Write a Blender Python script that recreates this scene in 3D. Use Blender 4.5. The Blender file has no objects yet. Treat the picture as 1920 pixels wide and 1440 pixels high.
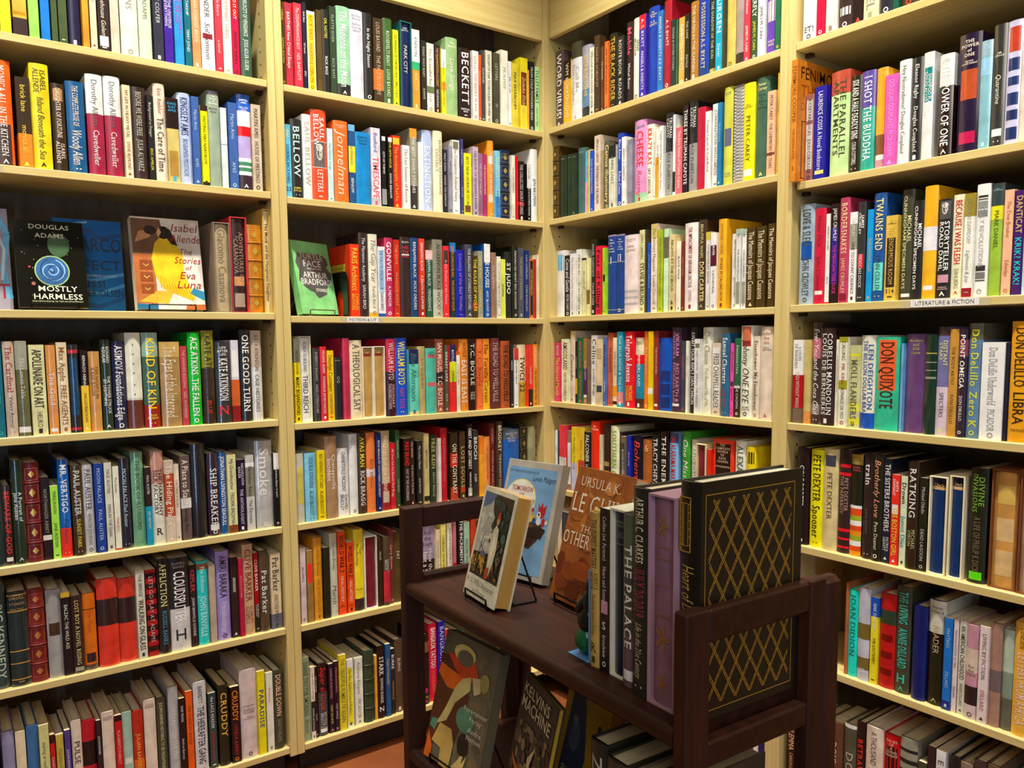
import bpy, bmesh, math, random, zlib, re, colorsys
from mathutils import Matrix, Vector
S = bpy.context.scene
COL = S.collection
# ---------------------------------------------------------------- camera, world, lamps, exposure
cd = bpy.data.cameras.new('camera'); cam = bpy.data.objects.new('camera', cd); COL.objects.link(cam)
RT = Vector((0.81301924, -0.58216426, -0.00919449)); DN = Vector((-0.06141548, -0.0700446, -0.99565149)); FW = Vector((0.57898869, 0.81004851, -0.0927015))
M = Matrix((RT, -DN, -FW)).transposed().to_4x4(); M.translation = Vector((-1.70875, -2.07696, 1.234245)); cam.matrix_world = M
cd.sensor_width = 36; cd.lens = 1494.12 / 1920 * 36; cd.shift_x = (960 - 930.497) / 1920; cd.shift_y = (776.317 - 720) / 1920
cd.clip_start = .02; S.camera = cam
S.view_settings.view_transform = 'Standard'; S.view_settings.look = 'None'; S.view_settings.gamma = 1
S.view_settings.use_curve_mapping = False; S.view_settings.exposure = -0.14
W = bpy.data.worlds.new('world'); S.world = W; W.use_nodes = True
W.node_tree.nodes['Background'].inputs[0].default_value = (1, .88, .68, 1); W.node_tree.nodes['Background'].inputs[1].default_value = .085
def lamp(name, kind, loc, aim, power, col, **k):
    l = bpy.data.lights.new(name, kind); l.energy = power; l.color = col
    for a, b in k.items(): setattr(l, a, b)
    o = bpy.data.objects.new(name, l); COL.objects.link(o); o.location = loc
    o.rotation_euler = (Vector(aim) - Vector(loc)).to_track_quat('-Z', 'Y').to_euler(); return o
WARM = (1, .93, .79)
for x in (-1.95, -1.30, -.62): lamp('ceiling_spot', 'SPOT', (x, -.50, 3.15), (x, -.04, 1.15), 185, WARM, spot_size=1.25, spot_blend=1.0, shadow_soft_size=.04)
for y in (-.62, -1.30, -1.95): lamp('ceiling_spot', 'SPOT', (-.50, y, 3.15), (-.04, y, 1.15), 185, WARM, spot_size=1.25, spot_blend=1.0, shadow_soft_size=.04)
lamp('room_fill', 'AREA', (-2.0, -2.4, 2.9), (-.5, -.5, 1.2), 14, (1, .92, .77), size=1.4)  # added soft fill on top of the ceiling spots
lamp('far_shop_light', 'AREA', (-3.1, -4.0, 2.9), (-.7, -.8, .6), 34, (1, .92, .77), size=1.6)  # added fill, far back, to brighten what the steep spots miss
lamp('shop_window', 'AREA', (-2.3, -4.1, .62), (-1.4, 0, .9), 16, (.46, .63, 1), shape='RECTANGLE', size=.09, size_y=1.2)  # unseen bluish source, shaped as a thin strip to streak the jackets
# ---------------------------------------------------------------- materials
def h2(c):
    return tuple(int(ch * 2, 16) / 255 for ch in c) if len(c) == 3 else tuple(int(c[i:i + 2], 16) / 255 for i in (0, 2, 4))
def lin(v): return v / 12.92 if v <= .04045 else ((v + .055) / 1.055) ** 2.4
def hexlin(c): return tuple(lin(v * .965) for v in h2(c))
def vivid(c):
    h, l, q = colorsys.rgb_to_hls(*h2(c)); return tuple(lin(v * .965) for v in colorsys.hls_to_rgb(h, l, min(1, q * 1.12)))
MATS = {}
def base(name, rgb, rough, spec=.5):
    m = bpy.data.materials.new(name); m.use_nodes = True; n = m.node_tree; b = n.nodes['Principled BSDF']
    b.inputs['Base Color'].default_value = (*rgb, 1); b.inputs['Roughness'].default_value = rough; b.inputs['Specular IOR Level'].default_value = spec
    return m, n, b
def noisecol(n, b, c1, c2, scale, detail=3, stretch=None, lo=.35, hi=.65):
    t = n.nodes.new('ShaderNodeTexNoise'); t.inputs['Scale'].default_value = scale; t.inputs['Detail'].default_value = detail
    tc = n.nodes.new('ShaderNodeTexCoord')
    if stretch:
        mp = n.nodes.new('ShaderNodeMapping'); mp.inputs['Scale'].default_value = stretch
        n.links.new(tc.outputs['Object'], mp.inputs[0]); n.links.new(mp.outputs[0], t.inputs[0])
    else: n.links.new(tc.outputs['Object'], t.inputs[0])
    r = n.nodes.new('ShaderNodeValToRGB'); r.color_ramp.elements[0].color = (*c1, 1); r.color_ramp.elements[1].color = (*c2, 1)
    r.color_ramp.elements[0].position = lo; r.color_ramp.elements[1].position = hi
    n.links.new(t.outputs['Fac'], r.inputs[0]); n.links.new(r.outputs[0], b.inputs['Base Color']); return t
def mat(c, kind='paper'):
    key = kind + c
    if key in MATS: return MATS[key]
    rgb = vivid(c); rough = {'paper': .34, 'cloth': .62, 'leather': .40, 'ink': .42, 'foil': .3, 'pages': .85, 'card': .6, 'metal': .35, 'gloss': .12, 'plastic': .3, 'film': .20}[kind]
    m, n, b = base(key, rgb, rough)
    if kind in ('paper', 'film', 'cloth', 'leather', 'card', 'gloss'):
        k = {'paper': .15, 'film': .15, 'cloth': .16, 'leather': .22, 'card': .08, 'gloss': .05}[kind]
        noisecol(n, b, tuple(v * (1 - k) for v in rgb), tuple(min(.9, v * (1 + k)) for v in rgb), 28 if kind != 'leather' else 60)
    elif kind == 'pages':
        noisecol(n, b, tuple(v * .80 for v in rgb), tuple(min(.9, v * 1.08) for v in rgb), 9, 2, (30, 2, .5) )
    if kind == 'film':                                       # clear jacket film: streaky along the spine
        b.inputs['Anisotropic'].default_value = .92; b.inputs['Anisotropic Rotation'].default_value = 0.0; b.inputs['Coat Weight'].default_value = 1; b.inputs['Coat Roughness'].default_value = .09; b.inputs['Coat IOR'].default_value = 1.6
        tg = n.nodes.new('ShaderNodeTangent'); tg.direction_type = 'RADIAL'; tg.axis = 'Z'; n.links.new(tg.outputs[0], b.inputs['Tangent'])
    elif kind == 'foil': b.inputs['Metallic'].default_value = .55
    elif kind == 'metal': b.inputs['Metallic'].default_value = .7
    MATS[key] = m; return m
def wood(name, c1, c2, rough, stretch, bump=.04):
    m, n, b = base(name, c1, rough, .28 if 'cherry' in name else .5)
    t = noisecol(n, b, c1, c2, 6, 6, stretch)
    bp = n.nodes.new('ShaderNodeBump'); bp.inputs['Strength'].default_value = bump; n.links.new(t.outputs['Fac'], bp.inputs['Height']); n.links.new(bp.outputs[0], b.inputs['Normal'])
    return m
MAPLE_X = wood('maple_along', hexlin('d8c078'), hexlin('e3ce8e'), .38, (.7, 9, 14))
MAPLE_Z = wood('maple_upright', hexlin('d8c078'), hexlin('e3ce8e'), .38, (14, 9, .7))
BACKING = wood('back_board', hexlin('74654c'), hexlin('84745a'), .55, (6, 6, .5))
CHERRY = wood('dark_cherry', hexlin('2e150a'), hexlin('452010'), .6, (10, 10, 1.2), .06)
CHERRY_T = wood('dark_cherry_top', hexlin('2b1409'), hexlin('3e1c0e'), .5, (10, 1.2, 10), .06)
HOLE = mat('1a140c', 'plastic'); BLACKM = mat('161412', 'metal')
# ---------------------------------------------------------------- mesh collector
class MB:
    def __init__(s): s.v = []; s.f = []; s.m = []; s.sm = []; s.mats = []; s.ix = {}
    def mi(s, m):
        k = m.name
        if k not in s.ix: s.ix[k] = len(s.mats); s.mats.append(m)
        return s.ix[k]
    def add(s, vs, fs, m, smooth=False, T=None):
        o = len(s.v); i = s.mi(m)
        if T is not None: vs = [tuple(T @ Vector(v)) for v in vs]
        s.v.extend(vs)
        for f in fs: s.f.append(tuple(a + o for a in f)); s.m.append(i); s.sm.append(smooth)
    def box(s, a, b, m, T=None):
        (x0, y0, z0), (x1, y1, z1) = a, b
        s.add([(x0, y0, z0), (x1, y0, z0), (x1, y1, z0), (x0, y1, z0), (x0, y0, z1), (x1, y0, z1), (x1, y1, z1), (x0, y1, z1)],
              [(0, 3, 2, 1), (4, 5, 6, 7), (0, 1, 5, 4), (1, 2, 6, 5), (2, 3, 7, 6), (3, 0, 4, 7)], m, False, T)
    def bbox(s, a, b, m, r=.003, T=None):          # box with chamfered edges
        (x0, y0, z0), (x1, y1, z1) = a, b; vs = []; X = (x0, x1); Y = (y0, y1); Z = (z0, z1)
        def p(i, j, k, ax):
            q = [X[i], Y[j], Z[k]]
            for t, (lo, hi) in enumerate(((i, X), (j, Y), (k, Z))):
                if t != ax: q[t] += r if lo == 0 else -r
            return tuple(q)
        idx = {}
        for i in (0, 1):
            for j in (0, 1):
                for k in (0, 1):
                    for ax in range(3): idx[i, j, k, ax] = len(vs); vs.append(p(i, j, k, ax))
        # ax = the axis whose face this vertex lies on
        fs = []
        for ax in range(3):
            for sd in (0, 1):
                q = []
                for u, w in ((0, 0), (1, 0), (1, 1), (0, 1)):
                    c = [0, 0, 0]; c[ax] = sd; c[(ax + 1) % 3] = u; c[(ax + 2) % 3] = w; q.append(idx[c[0], c[1], c[2], ax])
                fs.append(tuple(q if sd else q[::-1]))
        for ax in range(3):
            b1, b2 = (ax + 1) % 3, (ax + 2) % 3
            for u in (0, 1):
                for w in (0, 1):
                    q = []
                    for t, face in ((0, b1), (1, b1), (1, b2), (0, b2)):
                        c = [0, 0, 0]; c[ax] = t; c[b1] = u; c[b2] = w; q.append(idx[c[0], c[1], c[2], face])
                    fs.append(tuple(q if (u == w) else q[::-1]))
        for i in (0, 1):
            for j in (0, 1):
                for k in (0, 1):
                    q = [idx[i, j, k, 0], idx[i, j, k, 1], idx[i, j, k, 2]]; fs.append(tuple(q if (i + j + k) % 2 else q[::-1]))
        s.add(vs, fs, m, False, T)
    def tube(s, pts, r, m, n=8, T=None, closed=False):
        P = [Vector(p) for p in pts]; vs = []; fs = []; N = len(P); up = Vector((0, 0, 1))
        for i, p in enumerate(P):
            a = P[(i - 1) % N] if (i or closed) else P[0]; b = P[(i + 1) % N] if (i < N - 1 or closed) else P[-1]
            t = (b - a).normalized(); u = t.cross(up)
            if u.length < .05: u = t.cross(Vector((1, 0, 0)))
            u.normalize(); w = u.cross(t)
            for k in range(n): an = 2 * math.pi * k / n; vs.append(tuple(p + (u * math.cos(an) + w * math.sin(an)) * r))
        for i in range(N if closed else N - 1):
            for k in range(n): fs.append((i * n + k, i * n + (k + 1) % n, ((i + 1) % N) * n + (k + 1) % n, ((i + 1) % N) * n + k))
        if not closed: fs.append(tuple(range(n))[::-1]); fs.append(tuple(range((N - 1) * n, N * n)))
        s.add(vs, fs, m, True, T)
    def ball(s, c, rx, ry, rz, m, T=None, nu=12, nv=8):
        vs = []; fs = []
        for i in range(nv + 1):
            th = math.pi * i / nv
            for j in range(nu): ph = 2 * math.pi * j / nu; vs.append((c[0] + rx * math.sin(th) * math.cos(ph), c[1] + ry * math.sin(th) * math.sin(ph), c[2] + rz * math.cos(th)))
        for i in range(nv):
            for j in range(nu): fs.append((i * nu + j, (i + 1) * nu + j, (i + 1) * nu + (j + 1) % nu, i * nu + (j + 1) % nu))
        s.add(vs, fs, m, True, T)
    def poly(s, pts, m, T=None): s.add(pts, [tuple(range(len(pts)))], m, False, T)
    def build(s, name, parent=None):
        me = bpy.data.meshes.new(name); me.from_pydata(s.v, [], s.f)
        for m in s.mats: me.materials.append(m)
        me.polygons.foreach_set('material_index', s.m); me.polygons.foreach_set('use_smooth', s.sm); me.update()
        o = bpy.data.objects.new(name, me); COL.objects.link(o)
        if parent is not None: o.parent = parent
        return o
def tag(o, label=None, cat=None, group=None, kind=None):
    if label: o['label'] = label
    if cat: o['category'] = cat
    if group: o['group'] = group
    if kind: o['kind'] = kind
    return o
def empty(name, loc, rz=0):
    o = bpy.data.objects.new(name, None); COL.objects.link(o); o.location = loc; o.rotation_euler = (0, 0, rz); o.empty_display_size = .05; return o
# ---------------------------------------------------------------- lettering
GL = {}
def _geo(body, bold, serif=False):
    c = bpy.data.curves.new('g', 'FONT'); c.body = body; c.size = 1; c.resolution_u = 2; c.offset = .008 if bold else -.004
    o = bpy.data.objects.new('g', c); me = bpy.data.meshes.new_from_object(o)
    slabs = []
    if serif:                                                # little slabs on the ends of upright strokes
        bm = bmesh.new(); bm.from_mesh(me)
        for e in bm.edges:
            a, b = e.verts[0].co, e.verts[1].co
            if len(e.link_faces) == 1 and abs(a.y - b.y) < .004 and .03 < abs(a.x - b.x) < .21 and min(abs(a.y), abs(a.y - CAPH), abs(a.y - XH), abs(a.y - ASC)) < .02:
                up = e.link_faces[0].calc_center_median().y > a.y; slabs.append((min(a.x, b.x) - .055, max(a.x, b.x) + .055, a.y, a.y + (.045 if up else -.045)))
        bm.free()
    bm = bmesh.new(); bm.from_mesh(me)                       # cut into a grid so the letters can follow a rounded spine
    for k in (.12, .24, .36, .48, .60): bmesh.ops.bisect_plane(bm, geom=bm.verts[:] + bm.edges[:] + bm.faces[:], plane_co=(0, k, 0), plane_no=(0, 1, 0))
    for k in (.2, .4, .6): bmesh.ops.bisect_plane(bm, geom=bm.verts[:] + bm.edges[:] + bm.faces[:], plane_co=(k, 0, 0), plane_no=(1, 0, 0))
    bm.verts.index_update(); v = [tuple(x.co) for x in bm.verts]; f = [tuple(x.index for x in p.verts) for p in bm.faces]; bm.free()
    for xa, xb, ya, yb in slabs: n0 = len(v); v += [(xa, ya, 0), (xb, ya, 0), (xb, yb, 0), (xa, yb, 0)]; f.append((n0, n0 + 1, n0 + 2, n0 + 3))
    bpy.data.objects.remove(o); bpy.data.meshes.remove(me); bpy.data.curves.remove(c); return v, f
CAPH = XH = ASC = 0
def _mx(v): return max((a[0] for a in v), default=0)
HH = _mx(_geo('HH', False)[0])
CAPH = max(a[1] for a in _geo('H', False)[0]); XH = max(a[1] for a in _geo('x', False)[0]); ASC = max(a[1] for a in _geo('l', False)[0])
def glyph(ch, bold, serif=False):
    k = (ch, bold, serif)
    if k not in GL:
        if ch == ' ': GL[k] = ([], [], .26)
        else: v, f = _geo(ch, bold, serif); GL[k] = (v, f, _mx(_geo('H' + ch + 'H', False)[0]) - HH + (.02 if bold else 0) + (.05 if serif else 0))
    return GL[k]
CAP = max(a[1] for a in _geo('H', False)[0])
def twidth(s, bold, serif=False): return sum(glyph(c, bold, serif)[2] for c in s)
def put(mb, s, x, y, size, m, f, bold=True, sx=1.0, ital=0.0, serif=False):
    """lay string s with its baseline start at x, y; f maps flat (u, v) to a point"""
    for c in s:
        v, fa, ad = glyph(c, bold, serif)
        if v: mb.add([f(x + (a[0] + a[1] * ital) * size * sx, y + a[1] * size) for a in v], fa, m)
        x += ad * size * sx
# ---------------------------------------------------------------- setting
fm, fn, fb = base('terracotta_floor', hexlin('7c3c16'), .6); noisecol(fn, fb, hexlin('6e3412'), hexlin('8a4a1e'), 3, 5)
pm, pn, pb = base('painted_wall', hexlin('b59a68'), .8); noisecol(pn, pb, hexlin('ad9260'), hexlin('bda270'), 4, 3)
b = MB(); b.box((-4, -4.2, -.06), (.45, .45, 0), fm); tag(b.build('floor'), kind='structure')
b = MB(); b.box((-4, .30, 0), (.45, .38, 3.4), pm); tag(b.build('wall_left'), kind='structure')
b = MB(); b.box((.30, -4.2, 0), (.38, .30, 3.4), pm); tag(b.build('wall_right'), kind='structure')
# ---------------------------------------------------------------- bookcases
TH = .0177; DEP = .275
ZS = {'A1': 1.9089, 'A2': 1.6257, 'A3': 1.3108, 'A4': 1.0256, 'A5': 0.732, 'A6': 0.4472, 'A7': 0.1032, 'B1': 1.9071, 'B2': 1.618, 'B3': 1.3034, 'B4': 1.0117, 'B5': 0.7322, 'B6': 0.4442, 'B7': 0.0987, 'C1': 1.9215, 'C2': 1.6283, 'C3': 1.3087, 'C4': 1.0256, 'D1': 1.9215, 'D2': 1.5992, 'D3': 1.311, 'D4': 1.0255, 'D5': 0.7278, 'D6': 0.4407, 'C5': 0.7322, 'C6': 0.4442, 'C7': 0.0987, 'D7': 0.1032}
def bookcase(key, s0, s1, label, side, fascia=None, flip=False):
    """s0, s1: outer sides along the wall; local x to the right, y into the case"""
    rt = empty('bookcase', (s0, 0, 0) if side == 'L' else (0, -s0, 0), 0 if side == 'L' else -math.pi / 2)
    tag(rt, label, 'bookcase'); w = s1 - s0; t = .0207
    zs = [ZS[key + str(k)] for k in range(1, 8)]; TOP = 2.36
    for x in (0, w - t):
        p = MB(); p.bbox((x, 0, .075), (x + t, DEP, TOP), MAPLE_Z, .0012)
        hx = x + t + .0002 if x == 0 else x - .0002
        for y in (.045, .225):                                   # shelf-pin holes
            z = .2
            while z < 2.2:
                an = [2 * math.pi * i / 8 for i in range(8)]; q = [(hx, y + .0032 * math.cos(a), z + .0032 * math.sin(a)) for a in an]
                if all(abs(z - s + .009) > .02 for s in zs): p.poly(q if x == 0 else q[::-1], HOLE)
                z += .032
        p.build('side_panel', rt)
    p = MB(); p.box((t, DEP - .008, .02), (w - t, DEP, TOP), BACKING); p.build('back_panel', rt)
    p = MB(); p.box((t + .001, .048, 0), (w - t - .001, .062, min(zs) - TH), mat('1c150e', 'card')); p.build('toe_kick', rt)
    for i, z in enumerate(zs):
        p = MB(); sh = .012 if key == 'D' and i == 1 else .0012
        p.bbox((t + sh, .0004, z - TH), (w - t - .0012, DEP - .009, z), MAPLE_X, .0012); so = p.build('shelf', rt)
        if i < 6:
            for x in (t + .0005, w - t - .0165): p = MB(); p.box((x, .038, z - TH - .009), (x + .016, .052, z - TH - .0003), mat('3a2a18', 'plastic')); p.build('shelf_support', so)
    if fascia:
        p = MB(); p.bbox((t + .001, .0008, fascia), (w - t - .001, .019, TOP), MAPLE_X, .002); p.build('fascia_panel', rt)
    p = MB(); p.bbox((t + .001, .02, TOP - TH), (w - t - .001, DEP - .009, TOP), MAPLE_X, .001); p.build('top_panel', rt)
    return rt
bookcase('A', -1.838, -.9222, 'maple bookcase at the far left, with four face-out books on its third shelf', 'L', 2.22)
bookcase('B', -.9212, -.0058, 'maple bookcase left of the corner, with the short fiction sign on its third shelf', 'L', 2.1913)
bookcase('C', -.0239, .8885, 'maple bookcase right of the corner, standing behind the dark cart', 'R', 2.204)
bookcase('D', .8890, 1.80, 'maple bookcase at the far right, with the long literature sign on its third shelf', 'R', 2.22)
p = MB(); p.bbox((-.0056, .0, .075), (-.0002, .02, 2.36), MAPLE_Z, .0004); tag(p.build('trim_1'), kind='structure')
# ---------------------------------------------------------------- a standing book
INKFOIL = set('dc5 ca6 db6 ec6 cb6 fe9 fe8 d95 da5 eb5 a96 ea7 da8'.split())
def jacket(flags): return 'leather' if 'l' in flags else 'film' if 'm' in flags else 'paper'
class Parts:
    """makes part meshes: separate children of a root, or everything into one mesh"""
    def __init__(s, one=None, T=None): s.one = one; s.T = T; s.d = {}
    def get(s, name):
        if s.one is not None: return s.one
        return s.d.setdefault(name, MB())
class TMB:
    def __init__(s, mb, T): s.mb = mb; s.T = T
    def add(s, vs, fs, m, smooth=False, T=None): s.mb.add(vs, fs, m, smooth, s.T)
    def box(s, a, b, m): s.mb.box(a, b, m, s.T)
    def tube(s, *a, **k): s.mb.tube(*a, T=s.T, **k)
    def poly(s, pts, m): s.mb.poly(pts, m, s.T)
def standing(P, T, w, h, d, col, tc, text, bands, flags, seed, fine=True):
    rnd = random.Random(seed); hard = 'h' in flags or 'l' in flags or 's' in flags
    g = (lambda n: P.get(n)) if T is None else (lambda n: TMB(P.get(n), T))
    jk = jacket(flags); mc = mat(col, jk); y0 = 0.0; x0, x1, zb, zt = 0.0, w, 0.0, h
    m = re.search(r's:(\w+)', flags)
    if m:                                                       # slipcase round the book
        sc = mat(m.group(1), 'card'); k = .0026; c = g('slipcase')
        c.box((0, 0, 0), (k, d, h), sc); c.box((w - k, 0, 0), (w, d, h), sc); c.box((k, 0, 0), (w - k, d, k), sc); c.box((k, 0, h - k), (w - k, d, h), sc); c.box((k, d - k, k), (w - k, d, h - k), sc)
        x0, x1, zb, zt, y0, d = k + .0003, w - k - .0003, k + .0002, h - k - .0015, .0035, d - k - .001
    W = x1 - x0; H = zt - zb
    b0 = min(.0055, W * .17) if hard else 0.0; t = min(.0026 if hard else .0006, W * .2)
    n = 8 if hard and fine else (4 if hard else 1)
    def yy(x): u = (x - x0 - W / 2) / (W / 2); return y0 + b0 * u * u
    xs = [x0 + W * i / n for i in range(n + 1)]
    c = g('jacket')
    vs = []; 
    for x in xs: vs += [(x, yy(x), zb), (x, yy(x), zt)]
    c.add(vs, [(2 * i, 2 * i + 2, 2 * i + 3, 2 * i + 1) for i in range(n)], mc, hard)
    yb = y0 + b0
    for xa, xb in ((x0, x0 + t), (x1 - t, x1)): c.box((xa, yb, zb), (xb, d, zt), mc)
    # top and bottom lips of the spine
    for z, dn in ((zt, 0), (zb, 1)):
        vs = []
        for x in xs: vs += [(x, yy(x), z), (x, yy(x) + t + .0004 if 0 else yb + t, z)]
        fs = [(2 * i, 2 * i + 2, 2 * i + 3, 2 * i + 1) for i in range(n)]
        c.add(vs, [f if not dn else f[::-1] for f in fs], mc)
    c.box((x0 + t, yb + .0002, zb), (x1 - t, yb + t, zt), mc)
    ins = .0035 if hard else .0004
    pc = mat(rnd.choice(['e4d8b8', 'dccfae', 'e8dfc6', 'd8c8a0']), 'pages')
    g('page_block').box((x0 + t + .0001, yb + t + .0001, zb + (ins if hard else .0002)), (x1 - t - .0001, d - ins, zt - ins), pc)
    def strip(mb, xa, xb, za, zc, m, e, wrap=0):
        k = max(2, int(round(n * (xb - xa) / W))) if hard else 1
        pts = [(xa + (xb - xa) * i / k, yy(xa + (xb - xa) * i / k) - e) for i in range(k + 1)]
        if wrap: pts = [(xa - e, wrap), (xa - e, yb - e)] + pts[1:-1] + [(xb + e, yb - e), (xb + e, wrap)]
        vs = []
        for x, y in pts: vs += [(x, y, za), (x, y, zc)]
        mb.add(vs, [(2 * i, 2 * i + 2, 2 * i + 3, 2 * i + 1) for i in range(len(pts) - 1)], m, hard and not wrap)
    nb = 0
    for bd in bands.split():  # the dark top band on Zero K is shelf shadow put into colour
        inset = bd[0] == 'x'; bd = bd.lstrip('x'); rg, bc = bd.split(':'); a, e = (float(q) for q in rg.split('-'))
        za, zc = zt - H * e, zt - H * a; nb += 1
        ix = W * .14 if inset else 0
        strip(g('spine_panel#%d' % nb if inset else 'spine_band#%d' % nb), x0 + ix, x1 - ix, za, zc, mat(bc, jk), .00010 + .00002 * nb, d * .97 if not inset and e - a > .1 and T is None else 0)
    if 'f' in flags.split():                                    # a portrait photograph in the first panel
        rg = [q for q in bands.split() if q[0] == 'x'][0][1:].split(':')[0]; a, e = map(float, rg.split('-')); za, zc = zt - H * e, zt - H * a; hh = zc - za; cx = (x0 + x1) / 2; pm_ = g('portrait'); ee = .00022 + .00003 * nb
        def blob(px, pz, rx, rz, cc): pm_.poly([(px + rx * math.cos(i * .449), yy(min(max(px + rx * math.cos(i * .449), x0), x1)) - ee, pz + rz * math.sin(i * .449)) for i in range(14)], mat(cc, 'ink'))
        pm_.poly([(cx - W * .34, yy(x0 + W * .16) - ee, za), (cx + W * .34, yy(x0 + W * .16) - ee, za), (cx + W * .2, yy(x0 + W * .3) - ee, za + hh * .3), (cx - W * .2, yy(x0 + W * .3) - ee, za + hh * .3)], mat('2a2a2a', 'ink')); ee += .00003
        blob(cx, za + hh * .56, W * .2, hh * .3, 'c9c4bc'); ee += .00003; blob(cx, za + hh * .78, W * .22, hh * .14, 'e6e4e0'); blob(cx - W * .07, za + hh * .58, W * .03, hh * .03, '3a3634'); blob(cx + W * .07, za + hh * .58, W * .03, hh * .03, '3a3634'); blob(cx, za + hh * .4, W * .07, hh * .02, '6a5c58')
    ink = mat(tc, 'foil' if ('l' in flags and 1) else 'ink')
    if 'l' in flags:                                            # raised bands and gilt frames on a leather spine
        hubs = [.2, .4, .6, .8]
        for hb in hubs:
            z = zt - H * hb; pts = [(x, yy(x) - .0004, z) for x in xs]; g('raised_band#%d' % int(hb * 10)).tube(pts, .0016, mc, n=6)
        lv = [.03] + hubs + [.97]
        for a, e in zip(lv, lv[1:]):
            za, zc = zt - H * (e - .025), zt - H * (a + .025); ii = W * .12; q = .0007
            fr = g('gilt_tooling#%d' % int(a * 10))
            for (xa, xb, z1, z2) in ((x0 + ii, x1 - ii, za, za + q), (x0 + ii, x1 - ii, zc - q, zc), (x0 + ii, x0 + ii + q, za, zc), (x1 - ii - q, x1 - ii, za, zc)): strip(fr, xa, xb, z1, z2, ink, .0004)
            cx, cz = (x0 + x1) / 2, (za + zc) / 2; rx, rz = W * .2, (zc - za) * .3
            fr.poly([(cx, yy(cx) - .0005, cz - rz), (cx + rx, yy(cx + rx) - .0005, cz), (cx, yy(cx) - .0005, cz + rz), (cx - rx, yy(cx - rx) - .0005, cz)], ink)
    if 'w' in flags:                                            # wire comb of a spiral-bound book
        k = 30
        for i in range(k):
            z = zb + H * (i + .5) / k; pts = [(x0 + W * (.5 + .52 * math.cos(a)), y0 - .0006 - .004 * max(0, math.sin(a)), z + .0012 * math.cos(a)) for a in [math.pi * j / 8 for j in range(9)]]
            g('wire_binding').tube(pts, .0008, mat('222222', 'metal'), n=5)
    if not text: return
    sf = '$' in text or random.Random(seed + 9).random() < .5; text = text.replace('$', '')
    segs = text.split('/'); cross = W * (.78 if hard else .84); info = []
    for sg in segs:
        cl = ink; hor = ital = big = False
        while sg and (sg[0] in '^_*' or sg[0] == '{'):
            if sg[0] == '{': cl = mat(sg[1:sg.index('}')], 'ink'); sg = sg[sg.index('}') + 1:]
            else: hor |= sg[0] == '^'; ital |= sg[0] == '_'; big |= sg[0] == '*'; sg = sg[1:]
        ls = (sg.replace(' ', '~') if hor else sg).split('~') if sg else []
        if hor and ls and '~' in sg: ls = sg.split('~')
        info.append([ls, hor, ital, big, cl])
    top, bot = zt - H * .045, zb + H * .085; av = top - bot; fixed = 0
    for q in info:
        ls, hor, ital, big, cl = q
        if not ls: q.append(('w', 3.0))
        elif hor:
            mw = max(twidth(s, True, sf) for s in ls) or .5; size = min(cross / mw * (1.0 if big else .9), W * .85, av * .5 / len(ls)); hh = size * 1.02 * len(ls); q.append(('f', hh, size)); fixed += hh
        else: q.append(('w', (max(len(s) for s in ls) + 2.5) * (1.55 if big else 1)))
    if fixed > av * .9:
        k = av * .9 / fixed
        for q in info:
            if q[5][0] == 'f': q[5] = ('f', q[5][1] * k, q[5][2] * k)
        fixed = av * .9
    gap = H * .025; rest = max(.01, av - fixed - gap * (len(info) - 1)); tw = sum(q[5][1] for q in info if q[5][0] == 'w') or 1; z = top
    mb = g('spine_lettering'); e = .00034 + .00003 * nb
    for ls, hor, ital, big, cl, q in info:
        if q[0] == 'f':
            _, hh, size = q; hx = hh / max(1, len(ls))
            for i, s in enumerate(ls):
                tw_ = twidth(s, True, sf) * size; sx = min(1, cross / tw_) if tw_ else 1
                xa = (x0 + x1) / 2 - tw_ * sx / 2; zz = z - hx * (i + .86)
                put(mb, s, xa, zz, size, cl, lambda u, v: (u, yy(u) - e, v), True, sx, .2 if ital else 0, sf)
            z -= hh + gap; continue
        L = rest * q[1] / tw
        if ls:
            k = len(ls); fr = (.70 if big else .45) if k == 1 else .92
            pitch = cross * fr / k; size = pitch / CAP * (.98 if k == 1 else .80); size = min(size, L * .42)
            for i, s in enumerate(ls):
                w1 = twidth(s, big and not ital, sf and not ital) * size; sx = L * .97 / w1 if w1 else 1; sx = max(.42, min(sx, 1.25 if big else 1.0)); sz = size
                if w1 * sx > L * .99: sz = size * L * .99 / (w1 * sx); 
                used = twidth(s, big and not ital, sf and not ital) * sz * sx; zs_ = z - max(0, (L - used) / 2) * (.6 if i == 0 else .6)
                xc = (x0 + x1) / 2 + ((k - 1) / 2 - i) * pitch - sz * CAP / 2
                put(mb, s, zs_, xc, sz, cl, lambda u, v, zs_=zs_: (v, yy(min(max(v, x0), x1)) - e, 2 * zs_ - u), big and not ital, sx, .22 if ital else 0, sf and not ital)
        z -= L + gap
    if rnd.random() < .62 and '^N' not in text and 'x.9' not in bands and 's:' not in flags:   # publisher's device at the foot
        mk = g('publisher_mark'); cx, cz, r = (x0 + x1) / 2, zb + H * .048, min(W * .2, .0055); f = lambda a, c_: (cx + a, yy(cx + a) - e, cz + c_); k = rnd.randrange(4)
        if k == 0: mk.add([f(r * math.cos(i * .524) * q, r * math.sin(i * .524) * q) for i in range(12) for q in (1, .62)], [(2 * i, 2 * ((i + 1) % 12), 2 * ((i + 1) % 12) + 1, 2 * i + 1) for i in range(12)], ink)
        elif k == 1: mk.poly([f(-r, -r * .8), f(r, -r * .8), f(0, r)], ink)
        elif k == 2: mk.poly([f(-r, -.0012), f(r, -.0012), f(r, .0012), f(-r, .0012)], ink)
        else: mk.poly([f(-r * .7, -r), f(r * .7, -r), f(r * .7, r), f(-r * .7, r)], ink)
PARTLABEL = {'page_block': 'cream pages'}
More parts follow.
